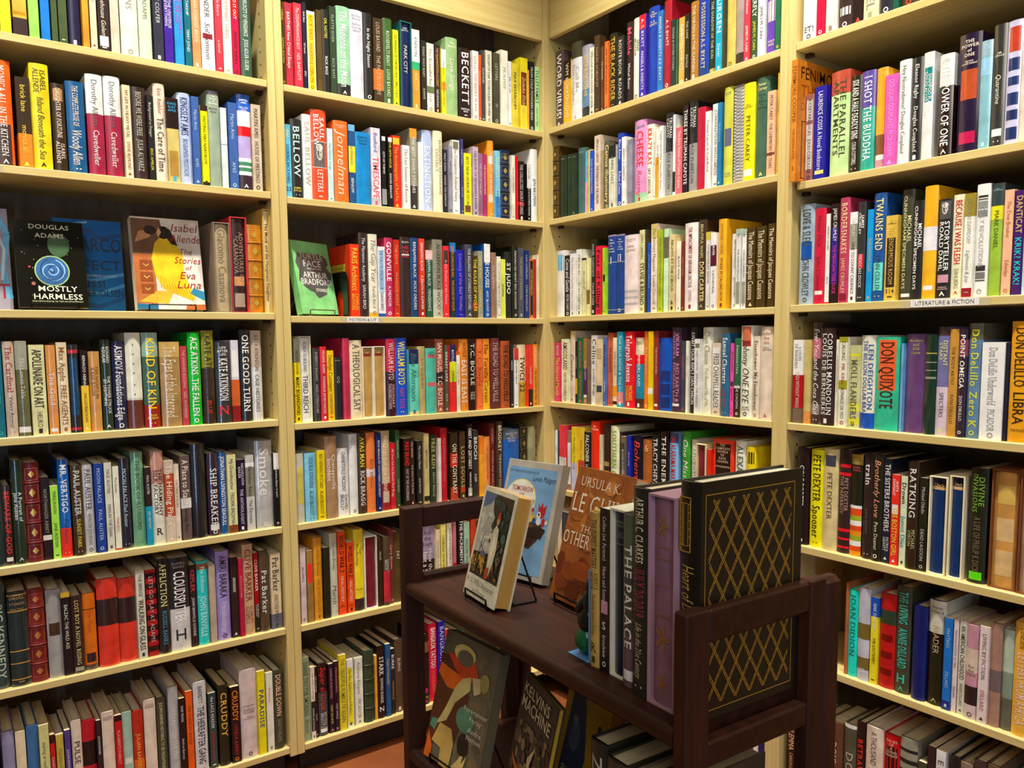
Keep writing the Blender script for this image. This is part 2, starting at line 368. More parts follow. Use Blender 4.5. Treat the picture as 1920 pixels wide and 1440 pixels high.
def finish(P, rootname, loc, rz, label, cat, group):
    root = P.d.pop('slipcase', None); j = None
    if root is not None:
        o = root.build('slipcased_book', None); j = P.d.pop('jacket').build('jacket', o)
    else: o = P.d.pop('jacket').build(rootname, None)
    o.location = loc; o.rotation_euler = (0, 0, rz); tag(o, label, cat, group)
    for k, mb in P.d.items():
        if mb.v:
            k = k.split('#')[0]; q = mb.build(k, j or o)
            if k in PARTLABEL: q['label'] = PARTLABEL[k]
    return o
# ---------------------------------------------------------------- words for colours
def cname(c):
    r, g_, b_ = h2(c); h, s, v = colorsys.rgb_to_hsv(r, g_, b_); h *= 360
    if v < .17: return 'black'
    if s < .14: return 'black' if v < .24 else 'charcoal' if v < .36 else 'grey' if v < .62 else 'pale grey' if v < .87 else 'white'
    if v < .3: return 'black' if s < .5 and v < .22 else 'dark brown' if h < 50 or h > 330 else 'dark olive' if h < 80 else 'dark green' if h < 170 else 'navy'
    if h < 12 or h > 345: return ('maroon' if v < .62 else 'red') if s > .55 else 'rose brown' if v < .72 else 'pink'
    if h > 290: return 'magenta' if s > .45 else 'mauve'
    if h > 232: return 'purple' if s > .4 or v < .6 else 'lavender'
    if h > 195: return ('navy' if v < .4 else 'blue') if s > .45 else 'slate' if v < .62 else 'pale blue'
    if h > 160: return 'teal' if v < .68 else 'turquoise' if s > .35 else 'pale aqua'
    if h > 72: return ('dark green' if v < .48 else 'green') if s > .35 else 'grey green' if v < .7 else 'pale green'
    if h > 46:
        if s > .6: return 'olive' if v < .72 else 'yellow'
        return 'dark olive' if v < .45 else 'khaki' if v < .76 else 'cream'
    if h > 28:
        if s > .62: return 'brown' if v < .6 else 'gold' if v < .88 else 'amber'
        return 'dark brown' if v < .42 else 'brown' if v < .6 else 'tan' if v < .83 else 'cream' if s < .32 else 'buff'
    if s > .6: return 'brown' if v < .6 else 'rust' if v < .82 else 'orange'
    return 'dark brown' if v < .42 else 'brown' if v < .66 else 'salmon' if s > .3 else 'beige'
NTH = 'first second third fourth fifth sixth seventh'.split()
def nth(n):
    one = ['', 'first', 'second', 'third', 'fourth', 'fifth', 'sixth', 'seventh', 'eighth', 'ninth', 'tenth', 'eleventh', 'twelfth', 'thirteenth', 'fourteenth', 'fifteenth', 'sixteenth', 'seventeenth', 'eighteenth', 'nineteenth', 'twentieth']
    if n <= 20: return one[n]
    return 'thirtieth' if n == 30 else ('twenty-' if n < 30 else 'thirty-') + one[n % 10]
CASE = {'A': 'far-left bookcase', 'B': 'bookcase left of the corner', 'C': 'bookcase right of the corner', 'D': 'far-right bookcase'}
def look(col, tc, text, bands, flags):
    n = cname(col)
    if 'w' in flags: return n + ' spiral-bound book'
    if 'l' in flags: return n + ' leather-bound gilt book'
    out = n + (' slipcased book' if 's:' in flags else ' book'); full = [b for b in bands.split() if b[0] != 'x']
    box = [b for b in bands.split() if b[0] == 'x']
    if len(full) > 3: return n + ' striped book'
    for b in full:
        rg, bc = b.split(':'); a, e = map(float, rg.split('-'))
        if cname(bc) == n or e - a < .03: continue
        if a == 0: return out + ' with ' + cname(bc) + ' top'
        if e == 1: return out + ' with ' + cname(bc) + ' foot'
        return out + ' with ' + cname(bc) + ' band'
    if box and 's:' not in flags: return out + ' with ' + cname(box[0].split(':')[1]) + ' panel'
    if text and cname(tc) != n: return out + ' with ' + cname(tc) + ' lettering'
    return out
BOOKS = '''@A1
-1530.7 21.6 219*;dc2;a80;
-1506.4 27.5 216;da4;432;_Innocent|.82-1:322 .76-.79:b80
-1476.1 21.0 229*;9c6;574;LITHE
-1452.4 18.4 217*;17c;125;_Allegra
-1431.6 12.9 233*;453;bba;R. ALBERTS
-1417.3 18.0 218*;453;cca;KIRI REARMS
-1396.4 23.6 221;224;eef;Adamun|h
-1369.2 14.3 221*;d93;321;BITEAMAD
-1352.8 14.5 216*;edb;542;PETER ACKROYD
-1335.9 25.1 227;322;eed;ACKROYD/_Limehouse Golem|x.84-.94:eee
-1309.2 19.6 205;dcb;765;
-1287.5 38.0 223;eed;998;HYMNS|h
-1247.2 28.5 223;dec;776;ALICE ADAMS|h
-1215.5 23.1 213;334;ddd;EOIN COLFER
-1189.8 20.7 212;429;fff;LIFE, THE UNIVERSE~AND EVERYTHING
-1166.3 22.0 233;39d;c3a;SO LONG, AND THANKS~FOR ALL THE FISH
-1142.9 16.5 212;167;eff;ADAMS STARSHIP/TERRY JONES
-1124.7 20.8 225;e96;fed;THE RAIN-SOAKED BRIDE
-1102.8 33.2 217;fff;333;LEANDER/_Sol Romson|x.58-.64:923
-1068.6 17.9 225;e45;fdd;People Eaters/a novel
-1049.6 22.5 221;eed;b97;SUITABLE THING
-1026.3 19.5 231;b14;321;{fff}BLEED IT OUT/ARDENT SOUCI|0-.36:d12
-1005.0 28.0 203;354;fff;VELOCITY OF VENGEANCE/JUSSI ADLER-OLSEN|h
@A2
-1553.5 36.0 227;e62;fff;MONICA ALI/IN THE KITCHEN|h x.6-.99:433
-1509.9 27.4 196;f82;fd4;brick lane/monica ali|0-.62:321
-1481.9 37.7 231;dc2;432;ISABEL~ALLENDE/_Island Beneath the Sea|h
-1440.4 26.3 195;321;fed;DAUGHTER OF FORTUNE/ISABEL~ALLENDE|h x.06-.2:a85
-1411.2 37.3 205;158;fed;THE COMPLETE PROSE OF/_*Woody Allen|h
-1369.3 35.2 228;924;eee;{666}Dorothy Allison/Cavedweller|h 0-.39:eee
-1331.6 35.8 230;924;eee;{666}Dorothy Allison/Cavedweller|h 0-.39:eee
-1292.7 17.9 215;fdb;743;MY LIFE IN HEAVY METAL/STEVE ALMOND
-1272.5 33.5 217;322;ccb;BEFORE WE WERE FREE/JULIA ALVAREZ|h
-1237.8 14.8 202;222;ed4;{ddc}Background to Danger/ERIC AMBLER
-1221.9 26.1 232;edc;321;{a43}Eric Ambler/*The Care of Time|h
-1195.2 28.2 202;cb7;4ad;^KING SLEY AMIS| 0-.36:211 x.62-.92:a84
-1166.3 31.1 221;bcf;236;*KINGSLEY AMIS/BIOGRAPHERS MOUSTACHE|h
-1134.1 18.3 216;46a;bdf;Martin Amis/AMIS
-1114.1 17.8 197;fe1;220;VISITING MRS NABOKOV|0-.07:322 .95-1:322
-1095.6 29.9 237;9a9;fff;^The House of Meetings/^{534}Martin Amis|h 0-.04:556
-1063.9 16.4 200;dee;999;|.45-.46:89a
-1044.9 23.3 216;46a;bdf;Martin Amis/AMIS
-1019.7 33.9 241;bad;fff;^MARTIN AMIS/^YELLOW DOG|h 0-.17:26c .17-.33:fff .33-.43:e12 .66-.7:fff .7-.74:486 .74-.76:fff .76-.8:486 .8-.84:fff .84-1:323
-984.7 25.7 221;cba;222;MARTIN AMIS/HOUSE OF MEETINGS
@A3
-1093.8 41.3 228;ba8;876;*Giacomo Casanova|s:876
-1050.6 42.3 245;322;b98;ADVENTURES OF~*CASANOVA|s:c34 x.62-.72:c96 x.8-.95:a98
-1006.3 39.4 229;b71;ec6;|l
-963.7 19.6 272;eda;643;/*The Monk and the Hangmans Daughter|s:db6
@A4
-1589.4 19.9 215*;167;4aa;THE HOTEL THEATRE
-1567.5 22.5 215;cba;a44;*The Cardinal/{332}Velvet Animal|h
-1543.6 23.4 216;664;ddc;The Lemon Table|h 0-.3:aa9 .9-.96:eee
-1517.2 31.4 207;dda;322;*APOLLINAIRE ON ART/HELIKO
-1483.4 19.5 206;d95;edd;/*The Gold|h x.93-.97:fff
-1461.5 21.6 212;edb;963;*Max Apple/*FREE AGENTS|h
-1437.5 21.0 207;222;eee;|h .06-.1:b34 .94-.97:b23 x.15-.8:146
-1413.3 15.2 193;211;fff;REINALDO ARENAS/{332}HALLUCINATIONS|.43-1:fc3
-1395.3 24.1 190;c95;532;TEN NIGHTS IN~A BAR-ROOM|h
-1368.6 22.2 218;232;fff;ROSARIO~AGUILAR/THE TOWER STRUCK~BY LIGHTNING|h
-1344.1 29.2 214;224;eee;*ASIMOV Foundations Edge|h
-1313.5 34.9 234;eed;322;^. . . ./^. . . .|h .7-1:632 .68-.69:ccc
-1275.9 36.4 234;465;fd3;*KIND OF KIN/^{ed5}RILLA~ASKEW|h .76-1:921 0-.25:9ba
-1236.3 47.3 211;a85;edb;*The Eyes of the Interred|h 0-.18:ca6
-1187.9 17.0 200;b45;ecb;THE VANISHED BUILDING/NEEL MUKHERJEE
-1169.1 30.2 234;1b3;fff;*ACE ATKINS/*THE FALLEN|h
-1134.8 30.0 239;882;332;*KATE ATKINSON/{c42}BLUE|h .4-1:321
-1102.2 39.1 209;333;fff;^LIFE AFTER LIFE/*KATE ATKINSON/{e34}^N|h
-1061.9 20.3 214;dde;443;|.48-.8:c63 .8-1:822 x.12-.45:fff
-1037.8 30.1 241;222;fff;*ONE GOOD TURN|h
-1006.9 28.2 239;ddd;655;KATE ATKINSON/CASE HISTORIES|h 0-.4:cba
@A5
-1612.1 24.6 197*;233;cba;|h
-1586.9 17.6 184;322;e43;*BEWARE-OF-GOD|h x.9-.95:eee
-1567.6 23.8 240;232;eee;/*A Portrait of~Jane Austen|h
-1543.2 32.7 232;612;db6;|l
-1509.9 17.8 196;211;aa9;NORTHANGER ABBEY|.7-.76:eed
-1491.4 17.1 173;ae5;231;PERSUASION/JANE AUSTEN
-1473.4 22.7 233;16b;fff;*MR. VERTIGO/{146}Paul Auster|h .7-1:f32
-1447.5 24.0 216;432;ddc;*PAUL AUSTER/{ed4}SUNSET PARK|h
-1422.6 21.8 216;ccc;556;*PAUL AUSTER/WINTER JOURNAL|h
-1398.5 20.8 217;249;cdf;MOON PALACE/PAUL AUSTER
-1376.1 17.4 217;ddc;555;PAUL AUSTER/MAN IN THE DARK
-1357.7 14.5 206;eed;322;Paul Auster/{d32}TIMBUKTU|.98-1:c32
-1342.5 23.9 223;223;cdd;MOON PALACE Paul Auster|h
-1315.2 27.8 236;7a8;454;THE BOOK OF ILLUSIONS|h
-1285.7 14.1 197;322;eee;PAUL AUSTER/MR VERTIGO|.5-1:29b
-1269.9 29.2 234;eed;322;/*THE HARMONY~SILK FACTORY/^R|h 0-.35:c98
-1239.6 21.7 209;b53;fed;*The Hiding Place/|0-.16:cba .68-1:dcb
-1216.8 13.5 197*;edc;876;OAK DANT IVYBORN
-1201.4 24.1 217;655;fed;*A Place to Stand/{222}Santiago Baca|.5-.62:ddd
-1174.4 35.8 244;222;555;|h
-1134.0 30.0 216;323;eee;/*SHIP BREAKER|h x.86-.93:eee
-1103.1 17.6 217;159;fff;*JONATHAN LIVINGSTON SEAGULL|h
-1083.6 24.5 209;dda;443;_My Grandmother/FREDRIK BACKMAN|.9-1:842
-1056.7 20.8 193;213;eee;NICHOLSON~BAKER/THE ANTHOLOGIST
-1033.8 23.1 203;ccc;333;/Nicholson Baker/{443}The Fermata|.16-.55:887 .1-.16:fff
-1006.6 46.9 238;bbb;eee;*Smoke/|h
-958.5 14.4 202*;111;fff;Nicholson Baker U and I|0-.22:fff
@A6
-1624.2 31.1 243;344;bcb;/*BIG KENNEDY|h
-1591.0 39.4 223;233;b85;^*DROLL/^*STORIES/^BALZAC|h .03-.04:da5 .2-.21:da5 .62-.63:da5 .75-.76:da5 .92-.93:da5
-1551.3 34.6 223;722;d95;|l
-1514.1 30.7 213;aaa;555;|h x.38-.52:432
-1483.0 18.9 202;211;eed;BALZAC THE WILD ASS|0-.06:ca3
-1463.7 25.0 189;322;ed9;LOST BOY A NOVEL RISING|h x.92-.97:aa9
-1438.0 28.2 189;d72;b52;Iain Pears|h .93-1:544 .2-.21:321 x.78-.9:322
-1406.5 45.8 219;d43;b42;|h .23-.53:322
-1358.9 39.4 211;d43;b42;|h .23-.53:322
-1318.9 21.3 226;ddc;321;THE BRIDGE/*WALKING ON GLASS
-1295.8 25.2 223;a22;ebb;LETS GO PLAY AT ADAMS|.04-.1:311 .16-.22:311 .28-.34:311 .4-.46:311 .52-.58:311 .64-.7:311 .76-.82:311 .88-.94:311
-1268.0 27.8 245;222;dd9;*AFFLICTION/{5ac}RUSSELL BANKS|h
-1239.5 48.7 243;ddd;fff;^{aaa}RUSSELL~BANKS/*CLOUDSPLITTER/^{333}H|h 0-.55:222
-1190.1 16.4 217;322;eee;*{c45}KEPLER/JOHN BANVILLE GODINE
-1171.0 27.1 223;2cc;cff;_The Infinities/*JOHN BANVILLE|h .03-.1:964
-1142.0 17.6 209;ba9;eed;John Banville The Sea
-1121.2 33.8 240;a9d;332;*AMIRI BARAKA/{eee}_Transbluesency|h
-1085.3 19.4 219;322;eed;IIIIIIIIIIIIIII
-1065.1 12.2 214*;b24;eaa;JOYCE IN OCTOBER
-1052.0 28.1 248;ca8;833;*CLIVE BARKER/SCARLET~GOSPELS|h
-1021.9 12.5 221*;a12;edc;*CLIVE BARKER/THE INHUMAN~CONDITION|.65-1:221
-1008.1 25.3 224;543;eee;/*Pat Barker|h
-977.7 29.2 211;dca;443;*Pat Barker/ANOTHER WORLD|.8-1:667
@A7
-1618.5 24.1 242*;99b;bbc;|h
-1592.2 19.9 236*;edb;566;/DUPLEX|h
-1570.0 23.3 243;47a;8bd;|h
-1545.6 21.1 239;dd9;554;_staring at nothing much
-1524.1 11.1 210*;c22;fdd;FLAUBERT|0-.1:311
-1511.4 16.8 204*;cb5;443;STAVESDUCE OCEANS
-1493.1 13.0 211*;548;eee;JULIAN BARNES
-1477.2 21.4 228;edc;443;*PULSE|h
-1454.8 29.8 220;b23;aaa;|h .24-.52:211
-1424.0 11.2 214*;322;fff;JULIAN BARNES/
-1411.0 26.8 231;edc;544;^*JULIAN~BARNES/|h
-1382.9 16.4 215*;c22;fcb;FLAUBERTS PARROT|0-.07:211
-1365.5 22.2 217;acb;676;|h x.55-.62:eed
-1341.4 24.4 212;b32;fd5;/JULIAN BARNES|h .6-1:d62
-1314.1 27.7 234;edc;544;^*JULIAN~BARNES/|h
-1283.8 22.2 229;443;dda;JULIAN BARNES NOTHING TO BE FRIGHTENED OF|h
-1255.4 24.1 252;bbb;eee;/SERVANTS OF THE MAP|h
-1230.7 15.2 216*;211;eee;SHIP FEVER/Andrea Barrett
-1213.5 17.3 230;e62;732;THE FORMS OF WATER
-1193.2 32.0 249;ddd;334;BARRETT/*THE HEREAFTER GANG|h
-1156.1 19.9 208;344;fff;the LACE READER/{b43}BRUNONIA BARRY
-1130.6 27.5 222;221;eb5;*CRUDDY/|h
-1100.3 24.7 212;211;e83;*CRUDDY/{c34}LYNDA BARRY
-1072.9 45.3 250;dcc;443;^/^HIDING MAN~A~BIOGRAPHY~OF DONALD~BARTHELME/^TRACY~DAUGHERTY/|h
-1026.5 20.9 237;ed2;148;{bba}^/*PARADISE/
-1002.3 19.5 226;eed;887;{d77}Amateurs/
-980.4 25.0 226;443;fca;*DOUBLE DOWN/{998}BARTHELME|h
@B1
-898.7 11.9 213*;431;dc5;LUMINAE/NATURAL SELECTION
-886.0 21.4 215;a34;fee;BARTHES New Critical Essays
-863.3 22.6 217;e45;fdd;The DISAPPEARANCE BOY/NEIL BARTLETT
-838.5 12.3 225*;223;fff;Rick Bass/Oil notes/SMU
-824.5 23.5 207;fff;c61;RICK BASS/NASHVILLE CHROME|x.04-1:fc2
-799.7 16.6 214*;542;b95;
-782.2 20.8 219;222;fff;{fe5}OIL NOTES/RICK BASS|h
-760.4 19.7 233;343;aba;PLATTE RIVER/RICK BASS
-738.9 38.7 239;9ca;fff;*The Madonna on the Moon|h .86-1:222
-698.8 40.0 239;dde;99a;^Richard Bausch/^Before~During~After|h
-657.4 26.6 238;222;fff;In the Night Season|h
-629.7 31.0 231;432;cba;LOUIS BAYARD/THE PALE BLUE EYE|.6-.85:d73
-596.3 29.0 238;463;efd;^/ROOSEVELTS BEAST/LOUIS BAYARD|h
-565.2 19.3 213*;ff2;221;THE MARRIAGE OF TOMORROW & COMPLETE BLISS
-543.4 37.6 241;125;ddc;^ANN BEATTIE/PARK CITY|s:166
-503.8 25.1 226;f93;fda;{555}KNIXON/BEATTIE|0-.4:fff .4-.5:3a7
-476.0 18.5 200*;222;ccb;DEAD WAX BABY/ANNIE
-455.8 25.2 197*;eed;775;The Beautiful Bureaucrat|.62-.72:675
-428.0 19.0 199*;322;fb6;THE TELEPORTATION ACCIDENT/{eee}NED BEAUMAN
-406.2 16.4 189*;fe2;a60;/MADISON/MATT BEAUMONT|0-.28:fff .5-.62:e92
-388.2 41.1 228;9b8;fed;^The Vandal/_Love Songs|h
-342.5 44.4 207;211;eee;*BECKETT/^DEIRDRE~BAIR|h
-295.8 23.1 206*;eee;a87;COLLECTED SHORT PLAYS
-271.0 11.7 199*;f52;fdb;Samuel Beckett
-257.5 12.9 216*;444;eed;ECHOS BONES
-241.6 23.7 219*;ddc;543;DREAM OF FAIR TO MIDDLING WOMEN
-216.1 25.2 216*;443;bba;LETTERS/IV
-189.1 28.6 229*;eed;998;MURPHY
-158.6 14.8 201*;eee;433;MALONE DIES
-142.0 28.0 200*;dc4;221;MAX BEERBOHM
-110.9 31.6 222*;ed3;fc7;/_Zuleika Dobson|x.2-.66:732
-78.0 6.4 189*;ea5;742;
-71.0 22.5 218*;222;eee;FROM COLD POWDERS HEAD
-47.3 19.8 206*;bea;231;*TULLEY FAMILY/CREATIVE MAP
@B2
-899.6 18.7 190*;6bd;125;{fe8}2000/LOOKING BACKWARD/^22
-879.6 31.5 208;222;cee;$*BELLOW/^{ed5}JAMES~ATLAS|h
-846.8 24.0 224;fff;bba;*SAUL BELLOW|h
-821.4 44.4 242;e53;fff;*SAUL~BELLOW///LETTERS|h f x.35-.63:666 .345-.35:fff .63-.635:fff
-775.2 17.5 198*;cee;388;The Secret Songs
-756.3 42.2 222;e73;fdc;^The Modern~Library/_*Jornelman|h
-712.2 19.5 217*;258;fff;/_{36a}Regal Elements/BENIOFF|0-.08:7be .27-.6:fe2
-690.7 45.1 201;18c;146;^Stephen~Vincent~Benet|h
-643.1 30.7 219;dde;e67;{64a}Benford/*TIMESCAPE|.9-1:bbc
-609.4 15.1 199*;111;fff;CITY OF THIEVES|x0-.06:fff .74-.96:999
-592.4 16.7 197*;111;fff;{fe2}THE 25TH HOUR/DAVID BENIOFF|x0-.06:fff
-574.1 27.7 207;c32;fb4;/The Autobiography of Red Fin|x.03-.12:fc3
-544.9 26.0 182*;fff;876;The Last Summer of Reason
-516.3 23.7 235*;998;fff;THE BEST SHORT STORIES|.7-1:333 0-.12:d93
-489.9 16.0 198*;ffe;686;|0-1:fff
-472.9 34.0 237;bcf;fff;/*EXTINCTION|h
-436.2 31.8 239;fec;997;BERNHARD GATHERING~EVIDENCE|h
-403.2 15.6 189*;223;ddd;MARY GUNN/UNDER THE HARROW
-386.6 14.0 201*;99a;445;Ambrose Bierce
-370.9 26.6 221*;eee;888;The Complete Animal Story|x.02-.12:776
-342.6 11.4 226*;447;ccd;AMBROSE BIERCE/CIVIL WAR
-330.0 28.8 187*;fe2;442;BEST NEW HORROR STORIES|x.84-.95:743
-298.3 21.6 210*;bab;434;THE BOOK OF BENJAMIN KHAN
-274.9 18.3 194*;968;ecd;THE EYES OF THE SKY
-255.4 16.1 194*;a36;fdb;THE MOUNTAINS SING
-237.5 22.9 237*;f92;fff;THE BEAUTY OF REVENGE|h x.2-.3:fed x.7-.8:fed
-212.2 20.1 209*;8ce;36a;{fe6}_Blonde Roots/EVARISTO|.68-1:48c
-191.0 40.1 215;124;cb6;^*THE DEVILS DICTIONARY|l
-149.0 15.6 202*;eed;443;DEVILS DICTIONARY
-132.1 9.4 201*;e12;fcc;
-120.8 34.3 189*;211;ddd;THE COLLECTED SHORT STORIES|h x.68-.74:c33
-84.5 16.1 183*;111;fff;{222}Frank Bill/CRIMES IN SOUTHERN INDIANA|0-.42:eee
-66.5 29.3 233*;fff;333;//JEN BILLMAN|h
@B3
-719.5 29.4 203;e42;fd4;*PARIS Architect/CHARLES~BELFOURE
-688.0 27.2 237;322;eee;_The Flamenco Academy/SARAH BIRD|h
-658.6 27.6 235;eed;988;*_The Gap Year/Sarah Bird|h .95-1:ea2
-629.7 24.8 202*;eef;246;{258}THE YOKOTA OFFICERS CLUB/SARAH BIRD|x.05-.65:acf .95-1:25a
-604.0 25.6 229;b36;fff;*GONVILLE/A MEMOIR|h
-577.4 20.8 225*;b32;fa7;THE GATE/FRANCOIS BIZOT
-554.3 33.8 234;322;c45;^{ddd}BLACK/^HER~THE~KILL|h x.21-.23:eee
-519.1 25.3 234*;147;fff;BENJAMIN BLACK/HOLY ORDERS|h
-492.9 19.3 233*;d43;fff;BENJAMIN BLACK/A DEATH IN SUMMER|.55-1:a32
-468.7 24.4 201*;254;eee;BENJAMIN BLACK/VENGEANCE|0-.14:ebb
-443.3 34.7 234;887;433;ALGERNON BLACKWOOD|h .64-1:bba
-407.2 21.6 217*;e34;fcc;/In the Shadow of the House|x.06-.25:433
-384.6 21.3 228*;133;f93;JAMES CARLOS BLAKE/THE HOUSE OF WOLFE|0-.12:27b
-362.2 32.9 208*;22a;99d;Country of the Bad Wolfes|h
-328.3 27.1 226*;445;eee;THE KILLINGS OF STANLEY KETCHEL|h
-299.5 18.5 193*;431;fe2;*THE RULES OF WOLFE|.75-.85:b32
-280.0 20.3 209*;998;ed7;JAMES BLAKE/REDGRAVE
-257.1 23.2 232*;15a;fff;*WHITE HOUSES/AMY BLOOM|0-.25:eef
-231.2 20.2 207*;976;edc;The Ruth Reich
-209.4 14.8 195*;eed;554;THE COMPLETE SHORT PROSE OF BLY
-193.4 22.2 188*;de6;333;/_ANIMAL
-170.1 25.8 213*;222;fff;*ST JUDO|h
-143.2 21.6 233*;221;eee;PERFORATED HEART ERIC BOGOSIAN|h
-120.5 21.8 227*;556;cb9;THE NIGHT STRANGERS
-97.6 19.1 220*;137;bcd;LAW of SIMILARS/CHRIS BOHJALIAN
-76.8 17.5 194*;e73;ed5;WITCH BOHJALIAN|x.03-.97:221
-58.1 10.6 194*;b22;fb6;
-46.3 14.8 209*;edb;a86;
@B4
-891.5 17.6 230;fd1;221;^/THE DOG FIGHTER/*MARC BOJANOWSKI|0-.28:776
-873.1 32.9 237;eee;555;ROBERTO BOLANO/*THIRD REICH|s:eec
-835.4 19.4 204*;333;cbb;ROBERTO BOLANO/NAZI LITERATURE|h
-814.4 18.7 208*;c23;fff;MICHAEL BOND/MONSIEUR INVESTIGATES|h
-794.9 20.6 197*;fc1;742;*_Timothys Customers/ELIZABETH BOWEN
-772.2 23.8 178*;222;bb9;^RETREAT/OG|h
-747.2 20.3 231*;b35;834;|h
-724.8 38.2 225;edb;665;*A THEOLOGICAL SAY|h
-685.3 35.0 206;b95;da8;|s:fed x.08-.12:821
-649.0 36.5 207;b95;da8;|s:fed x.08-.12:821
-608.9 30.4 228;312;ecc;*WILLIAM BOYD/ORDINARY~THUNDERSTORMS|h 0-.42:b24
-576.3 38.3 231;25c;fe4;*WILLIAM BOYD/{f35}NAT TATE|h
-535.6 32.4 196*;6cb;377;*_Blue Afternoon/|0-.22:225 .95-1:dc9
-501.8 25.3 205*;ba7;986;RAY BRADBURY|h
-474.6 36.3 199;5ba;254;^GREEN SHADOWS WHALE|h x.1-.15:c66 x.52-.58:c66
-436.8 28.6 227*;954;fdc;*SAN MIGUEL/*T.C. BOYLE|h .45-.6:322
-406.3 12.9 208*;554;eee;*GREASY LAKE/BOYLE
-392.3 23.1 208*;e33;fff;BOYLE/{353}DRINK FLY/|0-.25:225 .25-.55:cd2
-367.2 14.2 188*;eed;d63;WITHOUT A HERO|0-.06:d52
-351.0 33.9 226;d83;fed;{742}BOYLE/*EAST IS EAST|h
-316.1 26.0 225*;211;ddc;*T.C. BOYLE/TALK~TALK|h
-287.4 22.7 226*;e74;b43;*T.C. Boyle
-263.7 25.6 226*;f92;521;*_The Tortilla Curtain|.6-1:fb2
-233.3 35.2 228*;633;caa;*THE ROAD TO WELLVILLE|h
-193.8 34.2 219*;a53;321;*THE ROAD TO WELLVILLE|h
-158.5 13.4 210*;222;eee;CAREFREE
-144.0 18.0 195*;fff;554;THE INNER CIRCLE|0-.2:d44
-121.5 34.1 206*;edb;332;/*TWICE 22/|h .6-1:b93
-84.5 19.0 206*;e43;fdb;/FAHRENHEIT|.72-1:321
-64.4 28.0 206*;f92;333;{fed}RAY BRADBURY/THE ILLUSTRATED MAN|h
@B5
-894.7 21.6 194*;ccb;aa3;|h x.2-.72:dc2
-869.9 32.7 193;8ce;345;TEQUILA SUNSHINE/ALAN BRADLEY|h
-835.2 24.3 198;fd1;542;RED HERRING MUSTARD/ALAN BRADLEY
-808.9 36.3 235;a86;fed;/*Chaneysville~Incident/|h
-769.7 33.6 198;eee;333;CHANEYSVILLE INCIDENT/DAVID~BRADLEY|h
-733.1 25.6 236;eee;999;^The Great Ones/|h
-706.2 24.7 236;432;eee;{ed4}*AVAS MAN/*RICK BRAGG|h
-680.3 27.6 236;f84;a53;/RICK BRAGG|h .45-.55:edd
-650.9 17.8 232*;126;fff;RICK BRAGG MY SOUTHERN JOURNEY|h
-631.8 28.3 238;922;fdb;*All Over but the Shoutin/|h 0-.66:cb9 x.76-.9:cba
-602.6 18.2 200*;c23;fed;All Over but the Shoutin Rick Bragg
-584.0 13.3 237*;353;cdb;_Somebody Told Me/RICK BRAGG|h
-559.9 23.9 210*;211;e32;*MAX BRAND/{ddd}OUT OF THE WILDERNESS
-535.0 15.3 211*;322;fcc;MAX BRAND/THE WOLF IN THE PINE
-510.6 18.8 198*;222;ddd;My Luckys Name/and Stories
-488.9 19.0 219*;cb8;654;BRAUTIGAN|.88-.95:221
-462.9 21.7 213*;232;bb7;*FREE REIN/ABOUT BRIDGE|h
-439.0 12.1 201*;edd;998;
-425.3 23.5 231*;b23;d78;THE KINDNESS OF DESIRE|h
-392.2 27.4 214*;321;fed;/*ON THE CONTRARY|h .3-.5:c32 .8-1:b43
-357.2 21.7 216*;432;cb7;/*LOST SOULS|h x.82-.9:d42
-329.0 20.5 237*;211;fff;*GEIST AND ZEITGEIST/HERMANN BROCH|h x.86-.97:ddd
-307.8 19.6 216*;333;fff;*BROCH/SLEEP
-284.2 17.8 195*;f82;843;|.3-1:fa2
-264.9 22.7 191*;e95;b53;THE CARTOGRAPHER|h
-240.6 22.4 233*;622;daa;BRODKEY/WOMEN AND ANGELS|h
-215.4 23.2 238*;432;edc;*BRODKEY/THE RUNAWAY SOUL|h
-184.4 64.6 208;26b;dde;^NOVELS OF~THE~BRONTE~SISTERS/|h 0-.15:567
-115.1 31.1 224*;221;a96;^*BRONTE/|l
-81.2 31.6 212*;997;665;|h
@B6
-892.9 17.6 215*;dcc;544;ALLIANCE
-874.6 18.8 207*;974;ba8;|x.18-.45:f32
-852.6 24.6 239;d92;963;Geraldine Brooks/THE SECRET CHORD|h
-824.8 19.9 207*;221;443;
-802.2 22.5 244;ccb;665;Geraldine Brooks/*_March|h
-778.0 23.8 246;e52;321;*WORLD WAR Z/{fed}ORAL HISTORY/^MAX~BROOKS
-750.1 22.8 209*;e52;321;*WORLD WAR Z/{fed}ORAL HISTORY/^MAX~BROOKS
-725.9 30.1 243;fd2;221;The~*Production/^BROWN/|h .85-1:322
-694.4 40.2 218;723;c88;|s:eee
-652.4 18.1 208*;321;ddb;VILLAS/|h
-633.6 20.4 209*;543;eee;/CHARLES~BROCK/|h .5-.95:c34
-612.5 14.7 229*;733;dba;*_Larry Brown|h
-595.9 27.9 216*;542;edc;FAY|h
-564.2 39.8 203*;357;eee;JOE/LARRY BROWN|h
-519.5 12.3 151*;222;ddd;BRITE
-505.2 52.8 219*;211;fff;^{655}Ask the Stars/How the story~Isnt a Song|h 0-.48:a9b
-451.7 15.9 202*;edb;a95;Wrestling with the Angel
-433.4 20.1 216*;ed7;443;CHARONS YEARTREE
-406.5 18.3 243*;eed;443;INTO THE WHOLE WORLD|h
-386.2 12.3 217*;c78;622;|.6-1:a23
-367.8 19.8 234*;222;fff;*THE INCREMENTALISTS|h
-347.1 23.0 212*;acb;454;^/FULL OF WONDER
-319.9 23.2 220*;b42;fdc;|h
-292.4 34.3 209*;345;dde;BULGAKOV|h
@B7
-897.3 21.6 247;9a8;453;*THANK YOU FOR SMOKING/BUCKLEY
